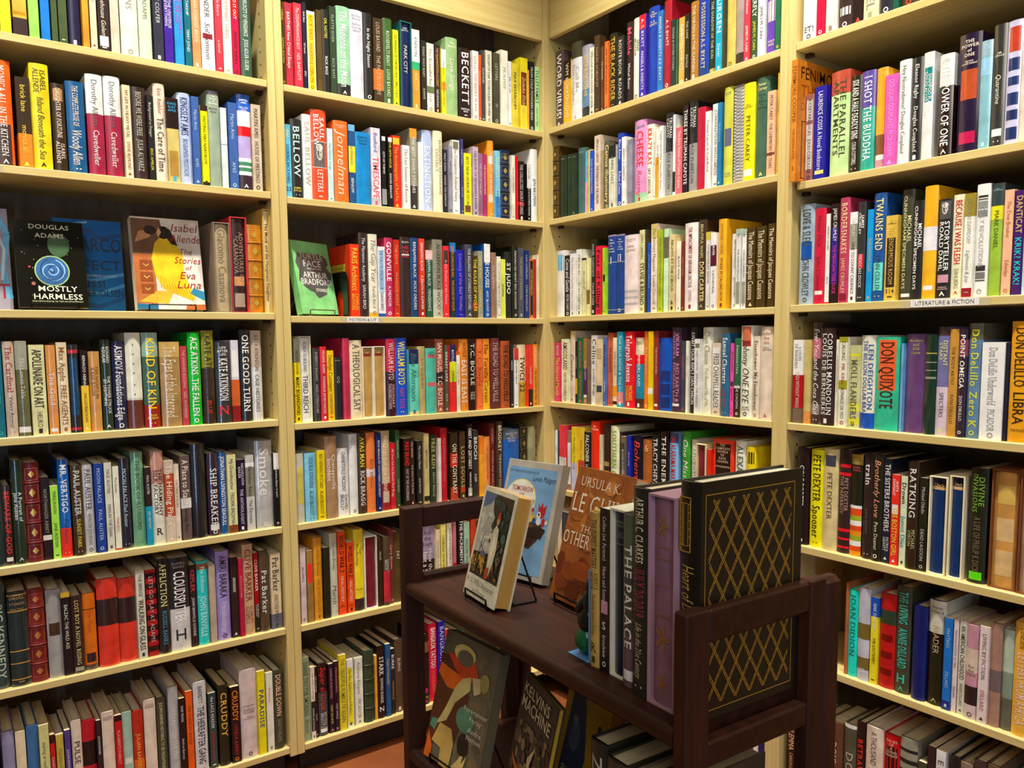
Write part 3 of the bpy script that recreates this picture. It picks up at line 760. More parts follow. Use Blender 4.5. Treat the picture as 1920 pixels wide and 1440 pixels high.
-874.7 13.0 215*;edc;333;THE SENSE OF NITONI/{eee}DANIEL BUCKMAN|.47-.88:222
-861.0 9.8 211*;211;eee;THE LUCKS BODIES/_Zachariah
-848.6 27.8 217;444;ddd;*_{e33}Super el Crux/BEVERLY~BREUTZ|h 0-.4:211 x.9-.95:fff
-817.4 16.1 208*;212;e9a;CHARLES BUKOWSKI/{ed8}HAM ON RYE
-800.7 13.5 212*;212;e9a;CHARLES BUKOWSKI/{eee}POST OFFICE
-786.1 22.2 228*;dc3;883;*THE DREADFUL RUMBLE OF AGAIN
-760.5 21.4 206*;fff;554;^/The War Against Central Powers/|x.12-.96:ed1
-734.6 26.3 205*;eed;888;Anthony Burgess/PICADOR
-705.5 32.0 220;343;564;|l
-672.7 9.0 199*;da4;953;
-662.0 24.7 224*;211;fff;^/*STARK/EDWARD BUNKER/^N|h
-635.8 16.9 226*;258;dc5;_Angels and Spaceships
-616.4 13.7 206*;222;fff;*BURKE/{e93}CIMARRON ROSE
-600.5 26.9 228*;543;edc;BURNS|h
-569.8 26.5 207*;356;eee;JAMES LEE BURKE|h
-542.5 30.7 186*;875;fed;BURROWAY|h
-509.4 27.3 224*;211;e3a;//^*8/^{dd6}JOHN~BURDETT|h .1-.25:853
-479.4 29.7 251*;d24;fff;*BANGKOK TATTOO/{f85}JOHN BURDETT|h
-447.7 26.1 252*;229;ccf;*BANGKOK HAUNTS|h
-420.9 15.4 222*;e42;fff;BANGKOK EIGHT
-403.4 22.5 207*;543;edc;BUTLER|h
-378.9 31.1 201*;253;edc;KINDRED|h
@C1
9.4 40.8 239*;544;fff;*WORD VIRUS!|h
51.7 36.7 199*;fb2;fff;WM BURROUGHS|0-.3:321
88.8 48.0 241;eef;bbb;/*Call Me~Burroughs|h 0-.2:443
139.0 41.1 218*;aab;fd6;BURROUGHS|h .6-1:68a .85-1:333
182.2 21.2 201*;eed;222;WILLIAM BURROUGHS QUEER
204.8 24.3 229*;432;ca7;NAKED SCIENTIST
229.6 11.3 191*;643;fed;THE TYPEWRITER
246.3 16.9 201*;e73;321;AND THE HIPPOS WERE BOILED
264.6 32.0 216*;221;ca5;*THE BLACK RIDER|h
299.9 31.2 197*;222;eee;ROUTE BOOK/ROADS
333.7 27.4 228*;322;eed;*{f57}Mobile/Michel Butor|h
362.9 27.4 230*;eed;563;*SENS~BUTOR|h
392.2 25.7 229*;43a;fff;A. S. BYATT/ANGELS & INSECTS|0-.17:e24
420.3 39.3 240;24a;fe8;^The Childrens Book/^A. S.~BYATT|h
461.4 21.5 218*;37b;eff;ANGELS & INSECTS A.S. BYATT
483.5 26.9 238;a23;fed;A. S. BYATT|h
512.1 18.0 179*;233;bbb;SUGAR & OTHER STORIES
530.5 7.9 175*;364;cdc;
539.5 20.9 176*;ca5;fff;ELEMENTALS A.S.BYATT
562.0 16.2 178*;222;ddc;THE GAME/MATRIX
579.4 26.6 202;a73;fed;THE VIRGIN IN THE GARDEN|h
607.0 33.8 200;24a;fe9;POSSESSION A.S. BYATT|h .86-1:248
642.4 21.4 201*;232;cdc;THE SHADOW OF THE SUN|h .93-1:a94
664.2 22.0 202*;1ac;fff;*JURGEN/Dover
686.7 7.4 225*;443;aaa;
695.1 26.8 228;cb6;653;^CABELL|h
723.3 27.1 204*;a99;eee;|h .85-1:433
751.9 17.3 201*;d45;fff;_Past All Dishonor/JAMES M. CAIN
770.5 19.3 204*;353;eee;*BUTTERFLY/{ed4}JAMES M. CAIN
792.1 21.2 224*;fff;322;{c34}MISTRESS/JAMES M. CAIN
814.6 29.6 229*;64a;edc;COCKTAIL/^WAIT~RESS|h x.45-.66:edc
845.5 15.1 215*;264;ed5;SERENADE
@C2
-0.6 30.4 235*;431;ca6;|l
32.1 32.9 199*;232;99a;^CAMPBELL|h
66.6 25.4 198*;232;99a;^CAMPBELL|h
94.2 24.2 195*;232;99a;^CAMPBELL|h
119.9 35.5 206*;466;99a;^CAMUS|h
157.6 12.4 192*;6be;e4a;RESISTANCE|.5-1:f9b
170.4 14.0 193*;fc3;d45;LA PESTE
185.8 15.0 187*;15c;fe6;ROAR OF ENCHANTMENT
202.3 28.1 228*;dcb;433;ANGELA CARTER/THE MARCH OF THE MAGPIE
232.5 9.7 180*;a97;543;
242.9 23.3 204*;554;ed9;*Camus illusionary
267.6 29.6 185*;ddc;666;PARIS LIVES|0-.2:222
298.5 25.1 215*;24a;fff;Blue River/Ethan Canin|h
324.9 18.2 199*;eee;777;AMERICA AMERICA
345.7 20.5 188*;889;444;|x.08-.8:99a
367.5 47.5 235;d9c;e32;{388}^Capek/*CHEESE/_Roaring|h .88-1:9ca
416.8 28.6 214*;fed;d42;*KRAZY KAT/{321}JAY CANTOR|h
445.8 10.4 203*;fed;322;JAY CANTOR KRAZY KAT
457.4 12.5 194*;fa2;521;GREAT NEW HOPE|0-.4:fff
471.0 16.4 199*;fff;433;Truman Capote Other Voices Other Rooms
489.2 30.0 229;999;eee;TRUMAN~CAPOTE/{555}GEORGE PLIMPTON|h 0-.46:222
520.4 9.7 220*;eee;666;|.7-.95:222
530.6 22.4 183*;f67;fff;The Early Stories of Truman Capote
554.1 19.3 236*;212;eee;*THREE BY TRUMAN CAPOTE
575.1 29.2 240;999;eee;TRUMAN~CAPOTE/{555}GEORGE PLIMPTON|h 0-.46:222
606.0 27.5 217;b24;c46;|h
635.1 18.2 201*;fff;322;Truman Capote In Cold Blood
654.8 20.5 216*;eee;454;CONVERSATIONS WITH CAPOTE
676.3 12.6 214*;27a;bde;The Grass Harp
692.4 28.7 247;cc5;886;^JACK//^PETER~CAREY|h x.42-.6:668
723.6 30.4 244;eee;aaa;|w
754.9 33.9 240;fe1;542;/^TRUE HISTORY/PETER CAREY|h x.04-.14:fe1 x.88-.95:fff
790.2 37.4 245;465;ed9;^Peter Carey/^{243}Parrot & Olivier in America|h
828.0 23.1 204;eb9;644;PETER CAREY/THE CHEMISTRY OF TEARS|.72-.75:743
853.4 9.6 243*;db5;a84;PETER CAREY
@C3
13.4 43.6 216*;eee;135;|h x.06-.3:4ad
59.5 30.1 197*;222;fff;*_Come and Gentle/PETER CAREY
90.8 24.6 200*;fff;987;The Cannon City Per Town Canon
117.8 25.4 211*;eed;776;FIRE FRUIT/DON CARTER|0-.13:fff
144.4 20.8 182*;dda;443;_the count of|0-.04:333
166.5 14.7 178*;fea;954;|.55-.8:863
184.7 24.3 236*;221;edd;{ccc}ANGEL DARKNESS/CALEB CARR|h
213.6 26.7 212*;d24;211;*Fear of Killing
242.0 13.4 204*;ad3;221;NAME OF THE BOOK|x.4-.5:222
258.8 36.8 240*;248;dde;^The Letters of Lewis Carroll/^I|h 0-.02:98a .34-.345:cc9 .94-.945:cc9
296.7 34.9 238*;248;dde;^The Letters of Lewis Carroll/^II|h 0-.02:98a .34-.345:cc9 .94-.945:cc9
333.2 54.6 231;edd;988;^THE COMPLETE~WORKS/^_Lewis~Carroll|h .7-.73:bbb .78-.81:bbb .86-.89:bbb
388.8 28.3 241*;dda;543;LEWIS CARROLL/*SYLVIE & BRUNO|h
418.0 7.5 240*;443;776;
427.0 13.3 200*;25b;8be;LEWIS CARROLL HANDBOOK
441.8 25.3 252*;edc;874;The Rectory Magazine/Lewis Carroll|0-.16:cb7
469.6 19.2 233*;ab3;673;LEWIS CARROLLS SYMBOLIC LOGIC
490.2 18.9 233*;cec;998;|.1-.35:665
510.0 24.1 215*;dc9;321;NIGHTS AT THE CIRCUS/^a
535.5 18.3 193*;fed;877;BLACK VENUS
554.7 11.3 192*;732;ca8;ANGELA CARTER
567.3 44.2 238;fee;823;*THE IMPEACHMENT OF ABRAHAM LINCOLN/STEPHEN L.|h
614.6 25.8 242;432;ed9;BEAUTIFUL WASPS/*DORI CARTER|h
641.6 16.9 207*;ddd;876;TO HEAVEN BY WATER|0-.1:cb5
660.6 20.0 202*;fff;633;{fff}CARVER/CATHEDRAL|.16-.43:513
682.2 25.7 235;fb2;832;{a63}RAYMOND CARVER/WHERE IM CALLING FROM|h
725.2 16.6 193*;eee;886;MISTER JOHNSON/JOYCE CARY
742.6 15.6 203*;eee;777;^0/THE HORSES MOUTH|x.66-.94:998 0-.08:aba
760.2 13.5 201*;eee;777;^0/HERSELF SURPRISED|x.66-.94:998 0-.08:aba
775.7 25.8 202;431;edb;*The Memoirs of Jacques Casanova
805.2 27.8 202;431;edb;*The Memoirs of Jacques Casanova
837.4 20.3 205;431;edb;*The Memoirs of Jacques Casanova
@C4
9.1 30.6 197*;d47;fd3;{fff}BOYLE/*The Horned Mouth
43.6 36.3 209*;eec;553;*AMIGOLAND/OSCAR CASARES
83.0 25.0 235*;dcb;333;/_*Corrado|h 0-.1:dc9
109.2 9.9 201*;222;ddd;THE DROP BOX|.6-.85:ca2
120.3 27.4 212*;164;e65;BIRD CLOUD/THE TATTOO
150.8 19.2 211*;974;fdc;/BLIND SIGHT|.45-.9:425 x.86-.9:fff
171.7 13.6 208*;765;ba9;
186.6 26.3 220*;eee;333;*Celine/_London Bridge
214.6 32.7 208*;dca;665;|x.14-.3:ba8 x.7-.8:345
249.0 12.4 212*;57b;fff;{112}*DAN YACK/CENDRARS
261.8 21.9 227*;c64;522;MORAVAGINE
286.4 18.1 212*;edb;743;DON QUIXOTE|.7-.85:e92 .92-.97:222
305.7 26.0 230*;29b;eff;THE BLUE NOW & THE NOW|.8-.95:e88
333.8 42.2 230;d23;fff;*Telegraph Avenue/{ed4}MICHAEL~CHABON|h
377.1 33.9 211*;28a;fff;^{332}MICHAEL CHABON/_SUMMERLAND/|h 0-.24:edb .24-.37:d12 .86-1:532
413.5 21.7 229*;f82;fda;The Final Solution|h
436.2 18.9 229*;fc1;a71;|.72-.8:eee
456.1 17.1 230*;833;fcc;THE MOON SEVEN|x.92-.95:fff
473.6 48.9 210;15b;25a;|h x.45-.6:137 x.63-.78:137 x.81-.96:137
523.4 33.4 238;434;c8b;*VIKRAM~CHANDRA/*RED EARTH &~POURING RAIN|h x.9-.93:fff
558.7 15.5 201*;445;c66;SACRED GAMES
575.1 10.8 201*;eed;877;The Unknown Prince
587.7 22.3 238*;222;eee;*AWAIT YOUR REPLY DAN CHAON|h
610.9 20.1 206*;eee;888;/DAN CHAON/AMONG THE MISSING|x.06-.12:776
631.9 33.5 237;eed;aa9;*Dan Chaon/_You Remind Me of Me|h
666.2 29.3 195;dcb;665;/*FRED CHAPPELL READER|x.06-.28:eee x.3-.9:eee
698.8 26.2 220;368;fff;*Samuel Charters/{c44}_Jelly Roll|h
725.8 12.5 194*;e5a;532;JEROME CHARYN/BLUE EYES|x.52-.58:433
741.1 18.3 207*;264;fff;Sometimes I Live/{eee}THE CHOPIN|.6-.63:eee .63-1:321
760.9 36.1 239;eed;444;/*_Johnny ONE EYE/^JEROME~CHARYN|h x.01-.16:c75 x.16-.22:a33
798.9 19.7 212*;edc;765;*Eisenhower My Eisenhower|h
820.2 38.5 235;edc;a76;*^under the sun/^{444}BRUCE~CHATWIN/|h
@C5
8.7 13.2 195*;fff;555;TEXACO|.62-1:f92
22.5 9.1 196*;125;ccd;
33.0 36.0 216*;e45;fcc;/^The Notebook|.5-.9:ddd
70.3 22.1 200*;976;fed;|x.2-.9:eee
98.6 26.6 215*;fd2;884;Monique Truong|.55-1:cce
126.5 29.2 216*;fc3;c83;_Bitter Sweets|.5-1:c43
156.9 26.9 204*;222;fff;*FALCONER/John Cheever
186.7 39.6 240*;f31;fed;^*Oh Paradise/|h
228.8 13.2 200*;edb;998;BULLET PARK
244.7 31.0 236*;321;ca5;|h x.5-.56:ca6 x.62-.68:ca6 x.74-.8:ca6
279.6 36.3 233*;eec;8b3;*SOUTHERN CROSS|h
317.1 9.7 217*;333;ddd;
328.0 18.8 205*;765;eee;BLOOD FLOWER|x.1-.5:443
348.3 15.9 209*;23a;cce;Birds of Fall
367.9 41.4 210*;112;f43;*_Bohemians|h
411.0 35.3 203*;a63;fc8;^*6/|h
448.0 29.5 222*;222;eee;*TRACY CHEVALIER|h
486.1 28.7 233*;211;eed;*THE ENEMY/^{d24}O|h
515.8 32.7 232*;8be;c23;*IN ALABAMA MARY CHURCH|h 0-.12:557
563.7 29.4 240*;493;fff;*_One Mississippi|h
597.9 21.2 221*;bba;fff;*AND CLIND/The|h
621.1 33.8 212*;723;b86;|s:eda
657.3 12.8 200*;d32;fdd;
671.7 67.9 230;f42;db9;^THE COMPLETE NOVELS OF KATE CHOPIN/^AWAKENING|h x.05-.5:211 x.53-.8:211
745.7 33.5 232*;eed;564;*ALEXANDER CHEE|h
783.4 28.7 220*;fd1;321;|h x.06-.2:432
@C6
20.0 25.9 214*;dcb;ddc;
46.9 42.9 211*;445;ddc;
90.8 21.6 191*;886;ddc;
113.5 26.5 201*;264;ddc;
141.0 31.8 228*;886;ddc;
173.7 29.9 229*;236;ddc;
204.7 35.9 229*;c95;ddc;
241.5 29.7 191*;354;ddc;
272.3 24.0 233*;532;ddc;
297.3 27.5 191*;722;ddc;
325.8 31.8 222*;543;ddc;
358.6 37.9 231*;543;ddc;
397.5 38.2 216*;a87;ddc;
436.7 42.0 194*;a87;ddc;
479.6 32.4 202*;eed;ddc;
513.0 30.9 218*;722;ddc;
544.9 30.5 228*;445;ddc;
@C7
20.0 28.8 216*;445;ddc;
49.8 25.8 205*;532;ddc;
76.6 41.4 235*;eed;ddc;
119.0 37.4 221*;dcb;ddc;
157.4 44.1 231*;445;ddc;
202.5 22.6 219*;eed;ddc;
226.1 40.8 216*;722;ddc;
267.9 23.1 212*;eed;ddc;
292.0 44.7 194*;354;ddc;
337.7 30.3 197*;722;ddc;
369.0 30.7 209*;354;ddc;
400.7 21.1 218*;532;ddc;
422.8 29.4 216*;c95;ddc;
453.2 42.0 234*;c95;ddc;
496.3 25.9 192*;532;ddc;
523.2 21.9 217*;532;ddc;
546.1 43.7 234*;722;ddc;
822.3 18.1 210*;fff;555;
840.8 23.9 210*;226;ccc;
@D1
916.3 36.3 209;fff;333;CONNELL/^ET!|h
954.3 20.2 225*;c14;fff;JOURNAL
975.5 28.6 226*;fed;876;^THE NEW LIFE|h
1005.1 34.2 218*;322;fff;^THE KILLING KIND|h x.78-.86:ddd
1040.2 25.5 235*;211;c43;JOHN CONNOLLY
1066.4 34.2 212*;edb;998;*BLACK ANGEL|h
1103.5 29.3 208*;223;fff;^BAD MEN|h x.66-.78:ddd
1134.7 13.7 201*;154;cdc;CONRAD
1149.3 35.4 206*;432;d54;^HEART OF DARKNESS|h
1186.1 27.0 206*;853;fed;NOSTROMO|h
1214.5 27.6 210*;246;eee;VICTORY|h
@D2
932.2 21.7 199;a77;333;A CERTAIN LUCAS/JULIO CORTAZAR|x.06-.3:eee x.34-.86:eee
955.6 30.8 211;229;fff;LAURENCE COSSE A Novel Bookstore|x.9-.94:dd8
994.7 45.3 233;cea;443;*THE PARALLEL~APARTMENTS|h 0-.22:b54
1040.7 27.0 213;221;fff;*SIX AND A HALF DEADLY SINS/COLIN COTTERILL|h
1069.2 30.9 215;3a9;eff;*I SHOT THE BUDDHA|h 0-.36:65a
1101.6 24.0 214;ea3;fc6;^BUTTERFLY~COUNTRY|h .66-.86:853 x.86-.91:fff .91-1:c9a
1126.0 26.6 192;d6b;eaf;DOUGLAS COUPLAND MICROSERFS
1153.0 24.8 215;fff;665;Hey Nostradamus! Douglas Coupland|h
1178.4 22.7 214;222;fff;Eleanor Rigby/Douglas Coupland|h
1203.8 21.0 217;eee;fff;SHAMPOO PLANET~DOUGLAS COUPLAND|h x.14-.46:188
1236.9 27.7 203;211;fff;^{bbb}BRYCE COURTENAY/*THE POWER OF ONE|h 0-.31:eee
1270.6 42.2 232;213;fed;^*THE POWER of ONE/^BRYCE COURTENAY|h x.3-.55:b53 x.82-.92:b25
1314.0 20.8 208;8bc;adf;^GIFT STONES|h 0-.14:9bc .16-.32:9ce
1336.0 23.9 231;333;eed;^/^JIM~CRACE/_Quarantine|h x.85-.91:fff
1361.1 26.7 230;cce;224;|h x.05-.25:b43 x.3-.4:236 x.45-.52:236 x.58-.68:236 x.72-.8:236 x.86-.96:236
1388.4 20.8 176*;edc;875;|h
@D3
922.9 38.5 236;abc;455;$*LOVE & SLEEP//*JOHN CROWLEY|h x.37-.55:15a
963.0 27.6 222;c24;823;_Flower Dark/John Crowley|h x.86-.9:fed
991.2 12.1 207*;fff;543;ANDREW CRUMEY/PFITZ|.98-1:c23
1004.9 22.0 227;211;e4a;{fff}JAMES CRUMLEY/THE MEXICAN TREE DUCK|x.24-.8:328
1027.8 23.7 237;b46;fda;*BORDERSNAKES/JAMES CRUMLEY|h x.91-.98:823
1052.4 18.1 202;fff;222;{eee}CRUMLEY/ONE TO COUNT CADENCE|.13-.41:998
1071.1 18.4 222;333;fff;*JAMES~CRUMLEY/MEXICAN DUCK|h x.52-.66:c34
1091.8 14.6 203;19d;db4;/THE WRONG CASE
1106.9 28.5 235;259;fe9;*TWAINS END/{246}LYNN CULLEN|h x.64-.9:7dc
1136.9 26.4 183;db5;432;^E. E. CUMMINGS/{db6}THE ENORMOUS ROOM/^314|x.26-.84:322
1166.9 25.7 234;443;dda;*MICHAEL~CUNNINGHAM SPECIMEN DAYS|h x.94-.97:fff
1193.3 23.5 207;222;fff;*MICHAEL~CUNNINGHAM SPECIMEN DAYS|h
1217.6 27.0 233;fb2;a61;|h .36-.57:eef x.88-.92:fff
1245.1 29.5 202;222;fff;/*STORYTELLER~ROALD DAHL/^{ecc}DONALD~STURROCK|h f x.02-.2:555 x.76-.84:c9a
1275.2 22.7 207;eec;c23;*BECAUSE I WAS FLESH/{776}DAHLBERG|h
1298.6 19.1 206;ffe;998;NICHOLAS DAWIDOFF/_Lightness & Joy|0-.22:983 .91-1:923
1318.6 24.7 221;fff;aaa;/ONLY REVOLUTIONS/|h x.1-.12:333 x.13-.14:333 x.15-.22:999 x.23-.29:888 x.72-.77:333 x.78-.84:777 x.85-.86:333
1344.2 22.7 219;9b4;452;^{cde}ONLY REVOLUTIONS/MARK DANIEL|h 0-.2:344 .2-.32:dd2
1368.7 17.8 203;fb9;a74;The Dew Breaker/Edwidge
1387.2 17.9 199;426;db7;*DANTICAT/*{2cc}KRIK? KRAK!
1405.7 15.4 214*;bde;46a;|h 0-.5:8bd
@D4
918.3 25.0 202;765;edc;{777}LOUIS~DE BERNIERES/BIRDS WITHOUT WINGS/|0-.42:fff .42-.82:a12
943.7 18.4 202;cb7;864;|h .85-1:d95
963.7 22.8 242;433;fff;*_Ever You and the Coca Glad|h .15-.35:c78 .8-.9:988
987.1 37.5 229;322;eee;$*CORELLIS MANDOLIN~LOUIS DE BERNIERES|h
1025.0 9.2 202*;fed;665;The Border A Young Man in the Know
1035.8 21.4 208;eed;a23;{442}CALLING/MR. KING/{442}RONALD DE FEO|0-.06:992 .48-.58:992
1057.8 27.1 189;cc9;665;^/*MOLL FLANDERS|h .1-.14:dd4 .17-.18:dd4 .7-.8:dd5 .88-.96:dd4
1085.5 35.3 211;eed;222;*{25a}LEN DEIGHTON~THE BILLION DOLLAR BRAIN|h .83-1:15b
1121.4 54.0 207;3b9;421;$*DON QUIXOTE/|h x.03-.57:f63
1178.7 7.0 193*;7ad;38b;CANDLE STREAM
1187.1 44.0 213;647;aa5;^Modern and Old Love|h
1231.8 22.3 211;132;ba6;|h .18-.19:cb5 .27-.28:998 .35-.36:998 .42-.44:998
1255.5 23.9 227;77a;dd9;*DISTANT~STARS/{555}SPECTERS|h 0-.08:433 .55-1:dcd
1279.9 17.6 222;c94;432;/THE BODY ARTIST/DON DELILLO|h
1298.7 16.1 222;323;fff;*POINT OMEGA/DON DELILLO|h .1-.25:845
1316.0 25.4 233;68a;dd3;*Don DeLillo/*Zero K|h 0-.14:665
1342.6 42.0 195;fff;999;Don DeLillo Underworld/PICADOR|p
1385.2 7.3 194;223;ddd;
1393.6 36.6 235;fa1;321;*DON DELILLO/*LIBRA/^{642}VIKING|h
@D5
933.0 31.3 239;211;fff;COLE PORTER|h
967.5 35.1 237;fe1;221;$*PETE DEXTER/*Spooner|h
1003.3 36.5 243;dc9;543;/PETE DEXTER/|h x.06-.17:445
1041.3 28.6 245;322;ca9;/PETE DEXTER~THE PAPERBOY/|h .14-.17:e23 .22-.25:e23 .76-.79:e23 .85-.87:e23 .93-.95:e23
1071.4 27.8 237;221;dd9;^{bd9}PETE~DEXTER/^{c56}PAPER~TRAILS//|h 0-.1:a83 .5-.53:fff .53-.6:d52 .6-.65:9a3 .65-.7:fff .7-.75:d52 .75-.8:e92 .8-.85:9a3 .85-.9:fff .9-.95:d52 .95-1:e92
1104.1 22.3 243;322;fff;*train/{665}pete dexter|h
1126.9 23.2 244;221;fed;*{fa8}_Brotherly Love/Pete Dexter|h
1150.9 18.4 236;223;eee;*THE SISTERS BROTHERS/PATRICK~DEWITT
1170.1 18.0 203;f32;fff;ANITA~DIAMANT//*{fd4}THE BOSTON GIRL|x.33-.43:eee
1189.0 15.1 202;dec;332;*Drown/*{4aa}Junot Diaz
1205.4 23.4 236;321;eee;*RATKING/{cc9}MICHAEL~DIBDIN|h
1230.1 17.8 204;221;dcd;Michael Dibdin/DEAD LAGOON
1251.2 36.4 211;136;db7;^Dick/|s:fec .09-.12:db8 0-.08:112
1291.7 29.4 217;136;db7;^Dick/|s:fec .09-.12:db8 0-.08:112
1330.5 33.3 238;221;7a4;*DIVINE~INVASIONS/{876}A LIFE OF PHILIP K DICK|h x.9-.97:6d2
1371.6 50.2 241;c95;ea7;|s:742 x.12-.28:db6 x.4-.6:db8 x.68-.9:db8
1424.0 34.4 245;b97;da8;|s:742 x.12-.28:cb6 x.4-.6:cb8
@D6
1070.3 7.5 220*;a64;832;|h
1078.2 22.0 206;2dc;177;*JOAN DIDION/|h
1102.0 28.1 218;ccd;eee;/^Joan Didion|h .38-.55:763 .75-.88:763
1132.8 18.1 203;ed3;432;{fff}ISAK DINESEN/MR EASTERBY/|0-.22:15b
1151.8 35.9 218;b22;622;^/|h .17-.32:343 x.43-.5:711 x.61-.68:711 x.79-.86:711
1188.7 32.3 243;443;4cb;*THE LIVING/*ANNIE DILLARD/^H|h
1228.7 29.0 211;126;349;|h
1259.2 34.0 231;211;cb9;*^{665}Annie~Dillard/READER/|h 0-.31:ddc x.4-.99:221
1294.2 16.5 201;27c;bdf;MAYTREES/DILLARD|.9-1:238
1311.5 11.1 201;edd;433;TEACHING A STONE TO TALK/DILLARD
1323.4 14.9 202;ddc;433;*AN AMERICAN CHILDHOOD/ANNIE DILLARD
1338.9 24.8 200;c9a;654;^/^For~the~Time/|h .25-.5:dcb .65-.85:322 .85-1:dcc
1365.0 18.8 204;edd;332;LIVING BY FICTION/{a55}DILLARD
1384.4 20.6 216;a87;866;|h .45-.66:766
1405.8 20.7 208;bcb;443;|h .42-.68:898 .68-1:665
1427.5 32.2 231;fb4;542;DINESEN/*{fdc}LETTERS FROM AFRICA|h
@D7
924.6 23.9 184*;211;fb8;/*DILEMMA/CARSON DOERR
949.2 11.0 191*;f42;721;|0-.3:eed
963.5 34.5 194*;432;edc;THE DOCTOROW|h
1000.0 31.6 204*;457;edd;DODD|h
1033.6 39.6 212*;643;edc;DOIG|h
1075.9 30.6 219*;554;bba;/*DOBIE|h 0-.04:eee
1108.0 20.4 236*;211;e43;*BETRAWN|h
1130.5 39.6 237;edc;443;A THOUSAND/*BETRAYALS|h
1170.8 36.6 233*;c12;ddb;^*TALES OF A LONG NIGHT/|h x.12-.6:211
1209.2 38.3 241*;998;333;|h .1-.13:222 .2-.24:222 .3-.36:333 .45-.5:222
1251.1 18.5 202*;443;bba;DONOGHUE
1270.0 16.6 245*;322;ddd;DOS PASSOS
1288.5 20.1 244*;eee;665;*E L DOCTOROW
1317.6 19.5 244*;222;ddd;LOON LAKE|h
1338.2 24.0 240*;987;443;^RAGTIME|h
1364.7 23.9 256*;433;edc;DOYLE|h
1390.3 24.5 259*;654;edc;DRABBLE|h'''
rows = {}; cur = None
for ln in BOOKS.strip().split('\n'):
    if ln[0] == '@': cur_key = ln[1:]; cur = rows.setdefault(cur_key, []); continue
    num, col, tc, rest = ln.split(';', 3); a, w, h = num.split(); ind = not h.endswith('*')
    if '|' in rest: text, more = rest.split('|', 1)
    else: text, more = rest, ''
    toks = more.split(); flags = ' '.join(k for k in toks if not re.match(r'x?[.\d]', k)); bands = ' '.join(k for k in toks if re.match(r'x?[.\d]', k))
    if cur_key in ('A4', 'A5', 'A6', 'D2', 'D4') and 'h' in flags: flags += ' m'
    cur.append((float(a) / 1000, float(w) / 1000, float(h.rstrip('*')) / 1000, col, tc, text, bands, flags, ind))
OBJ = {}; mass = MB(); used_labels = set(); GRP = {}
want = []
for key, R_ in rows.items():
    for i, r in enumerate(R_):
        lk = look(r[3], r[4], r[5], r[6], r[7]); nm = lambda j: cname(R_[j][3]); shelf = NTH[int(key[1]) - 1]; n = len(R_)
        if 0 < i < n - 1: where = 'between ' + (nm(i - 1) + ' and ' + nm(i + 1) if nm(i - 1) != nm(i + 1) else 'two ' + nm(i - 1)) + ' books'
        else: where = 'at the ' + ('left' if i == 0 else 'right') + ' end of its row beside a ' + nm(1 if i == 0 else i - 1) + ' book'
        want.append((key, i, lk, where, shelf))
seen = {}
for key, i, lk, where, shelf in want: seen[(lk, where, key)] = seen.get((lk, where, key), 0) + 1
lab = {}
for key, i, lk, where, shelf in want:
    cs = CASE[key[0]]; w_ = where; tail = ', ' + shelf + ' shelf, ' + cs
    l = lk + ' ' + w_ + tail
    if seen[(lk, where, key)] > 1 or len(l.split()) > 16:
        tail = ' on the ' + shelf + ' shelf, ' + cs
        l = lk + ', ' + nth(i + 1) + ' from left' + tail
        if len(l.split()) > 16: l = lk + ', ' + nth(i + 1) + ' along ' + shelf + ' shelf, ' + cs
    lab[key, i] = l
for key, R_ in rows.items():
    left = key[0] in 'AB'; z = ZS[key]
    for i, (a, w, h, col, tc, text, bands, flags, ind) in enumerate(R_):
        seed = zlib.crc32((key + str(i) + text).encode()); rnd = random.Random(seed + 5); sb = .012 + rnd.uniform(-.003, .005)
        d = min(.235, h * rnd.uniform(.64, .70)); loc = (a, sb, z + .0002) if left else (sb, -a, z + .0002); rz = 0 if left else -math.pi / 2
        if ind:
            P = Parts(); standing(P, None, w, h, d, col, tc, text, bands, flags, seed)
            OBJ[key, i] = finish(P, 'hardcover_book' if ('h' in flags or 'l' in flags) else 'paperback_book', loc, rz, lab[key, i], 'book', 'books on the ' + NTH[int(key[1]) - 1] + ' shelf of the ' + CASE[key[0]])
        else:
            standing(Parts(mass), Matrix.Translation(loc) @ Matrix.Rotation(rz, 4, 'Z'), w, h, d, col, tc, text, bands, flags, seed, False)
frnd = random.Random(21); FC = '532 354 a87 236 722 dcb 543 886 c95 445 eed 264 b43 468 d93 322 223'.split()
for key, R_ in rows.items():                                  # the ends of the rows that run on beyond the picture
    sp = {'A': (-1.812, R_[0][0] - .002), 'D': (R_[-1][0] + R_[-1][1] + .001, 1.774)}.get(key[0]) or ((.577, .861) if key == 'C6' else None)
    if not sp: continue
    if key == 'A3': sp = (-1.812, -1.70)
    s, lim = sp
    while True:
        w = frnd.uniform(.018, .042); h = frnd.uniform(.19, .236)
        if s + w > lim: break
        sb = .013 + frnd.uniform(0, .004); loc = (s, sb, ZS[key] + .0002) if key[0] == 'A' else (sb, -s, ZS[key] + .0002); cc = frnd.choice(FC)
        standing(Parts(mass), Matrix.Translation(loc) @ Matrix.Rotation(0 if key[0] == 'A' else -math.pi / 2, 4, 'Z'), w, h, h * .66, cc, 'ddc', '', '', 'h', frnd.randrange(9999), False); s += w + .0005
tag(mass.build('small_books'), 'the many smaller books packed between the larger ones on all the shelves', 'books', kind='stuff')
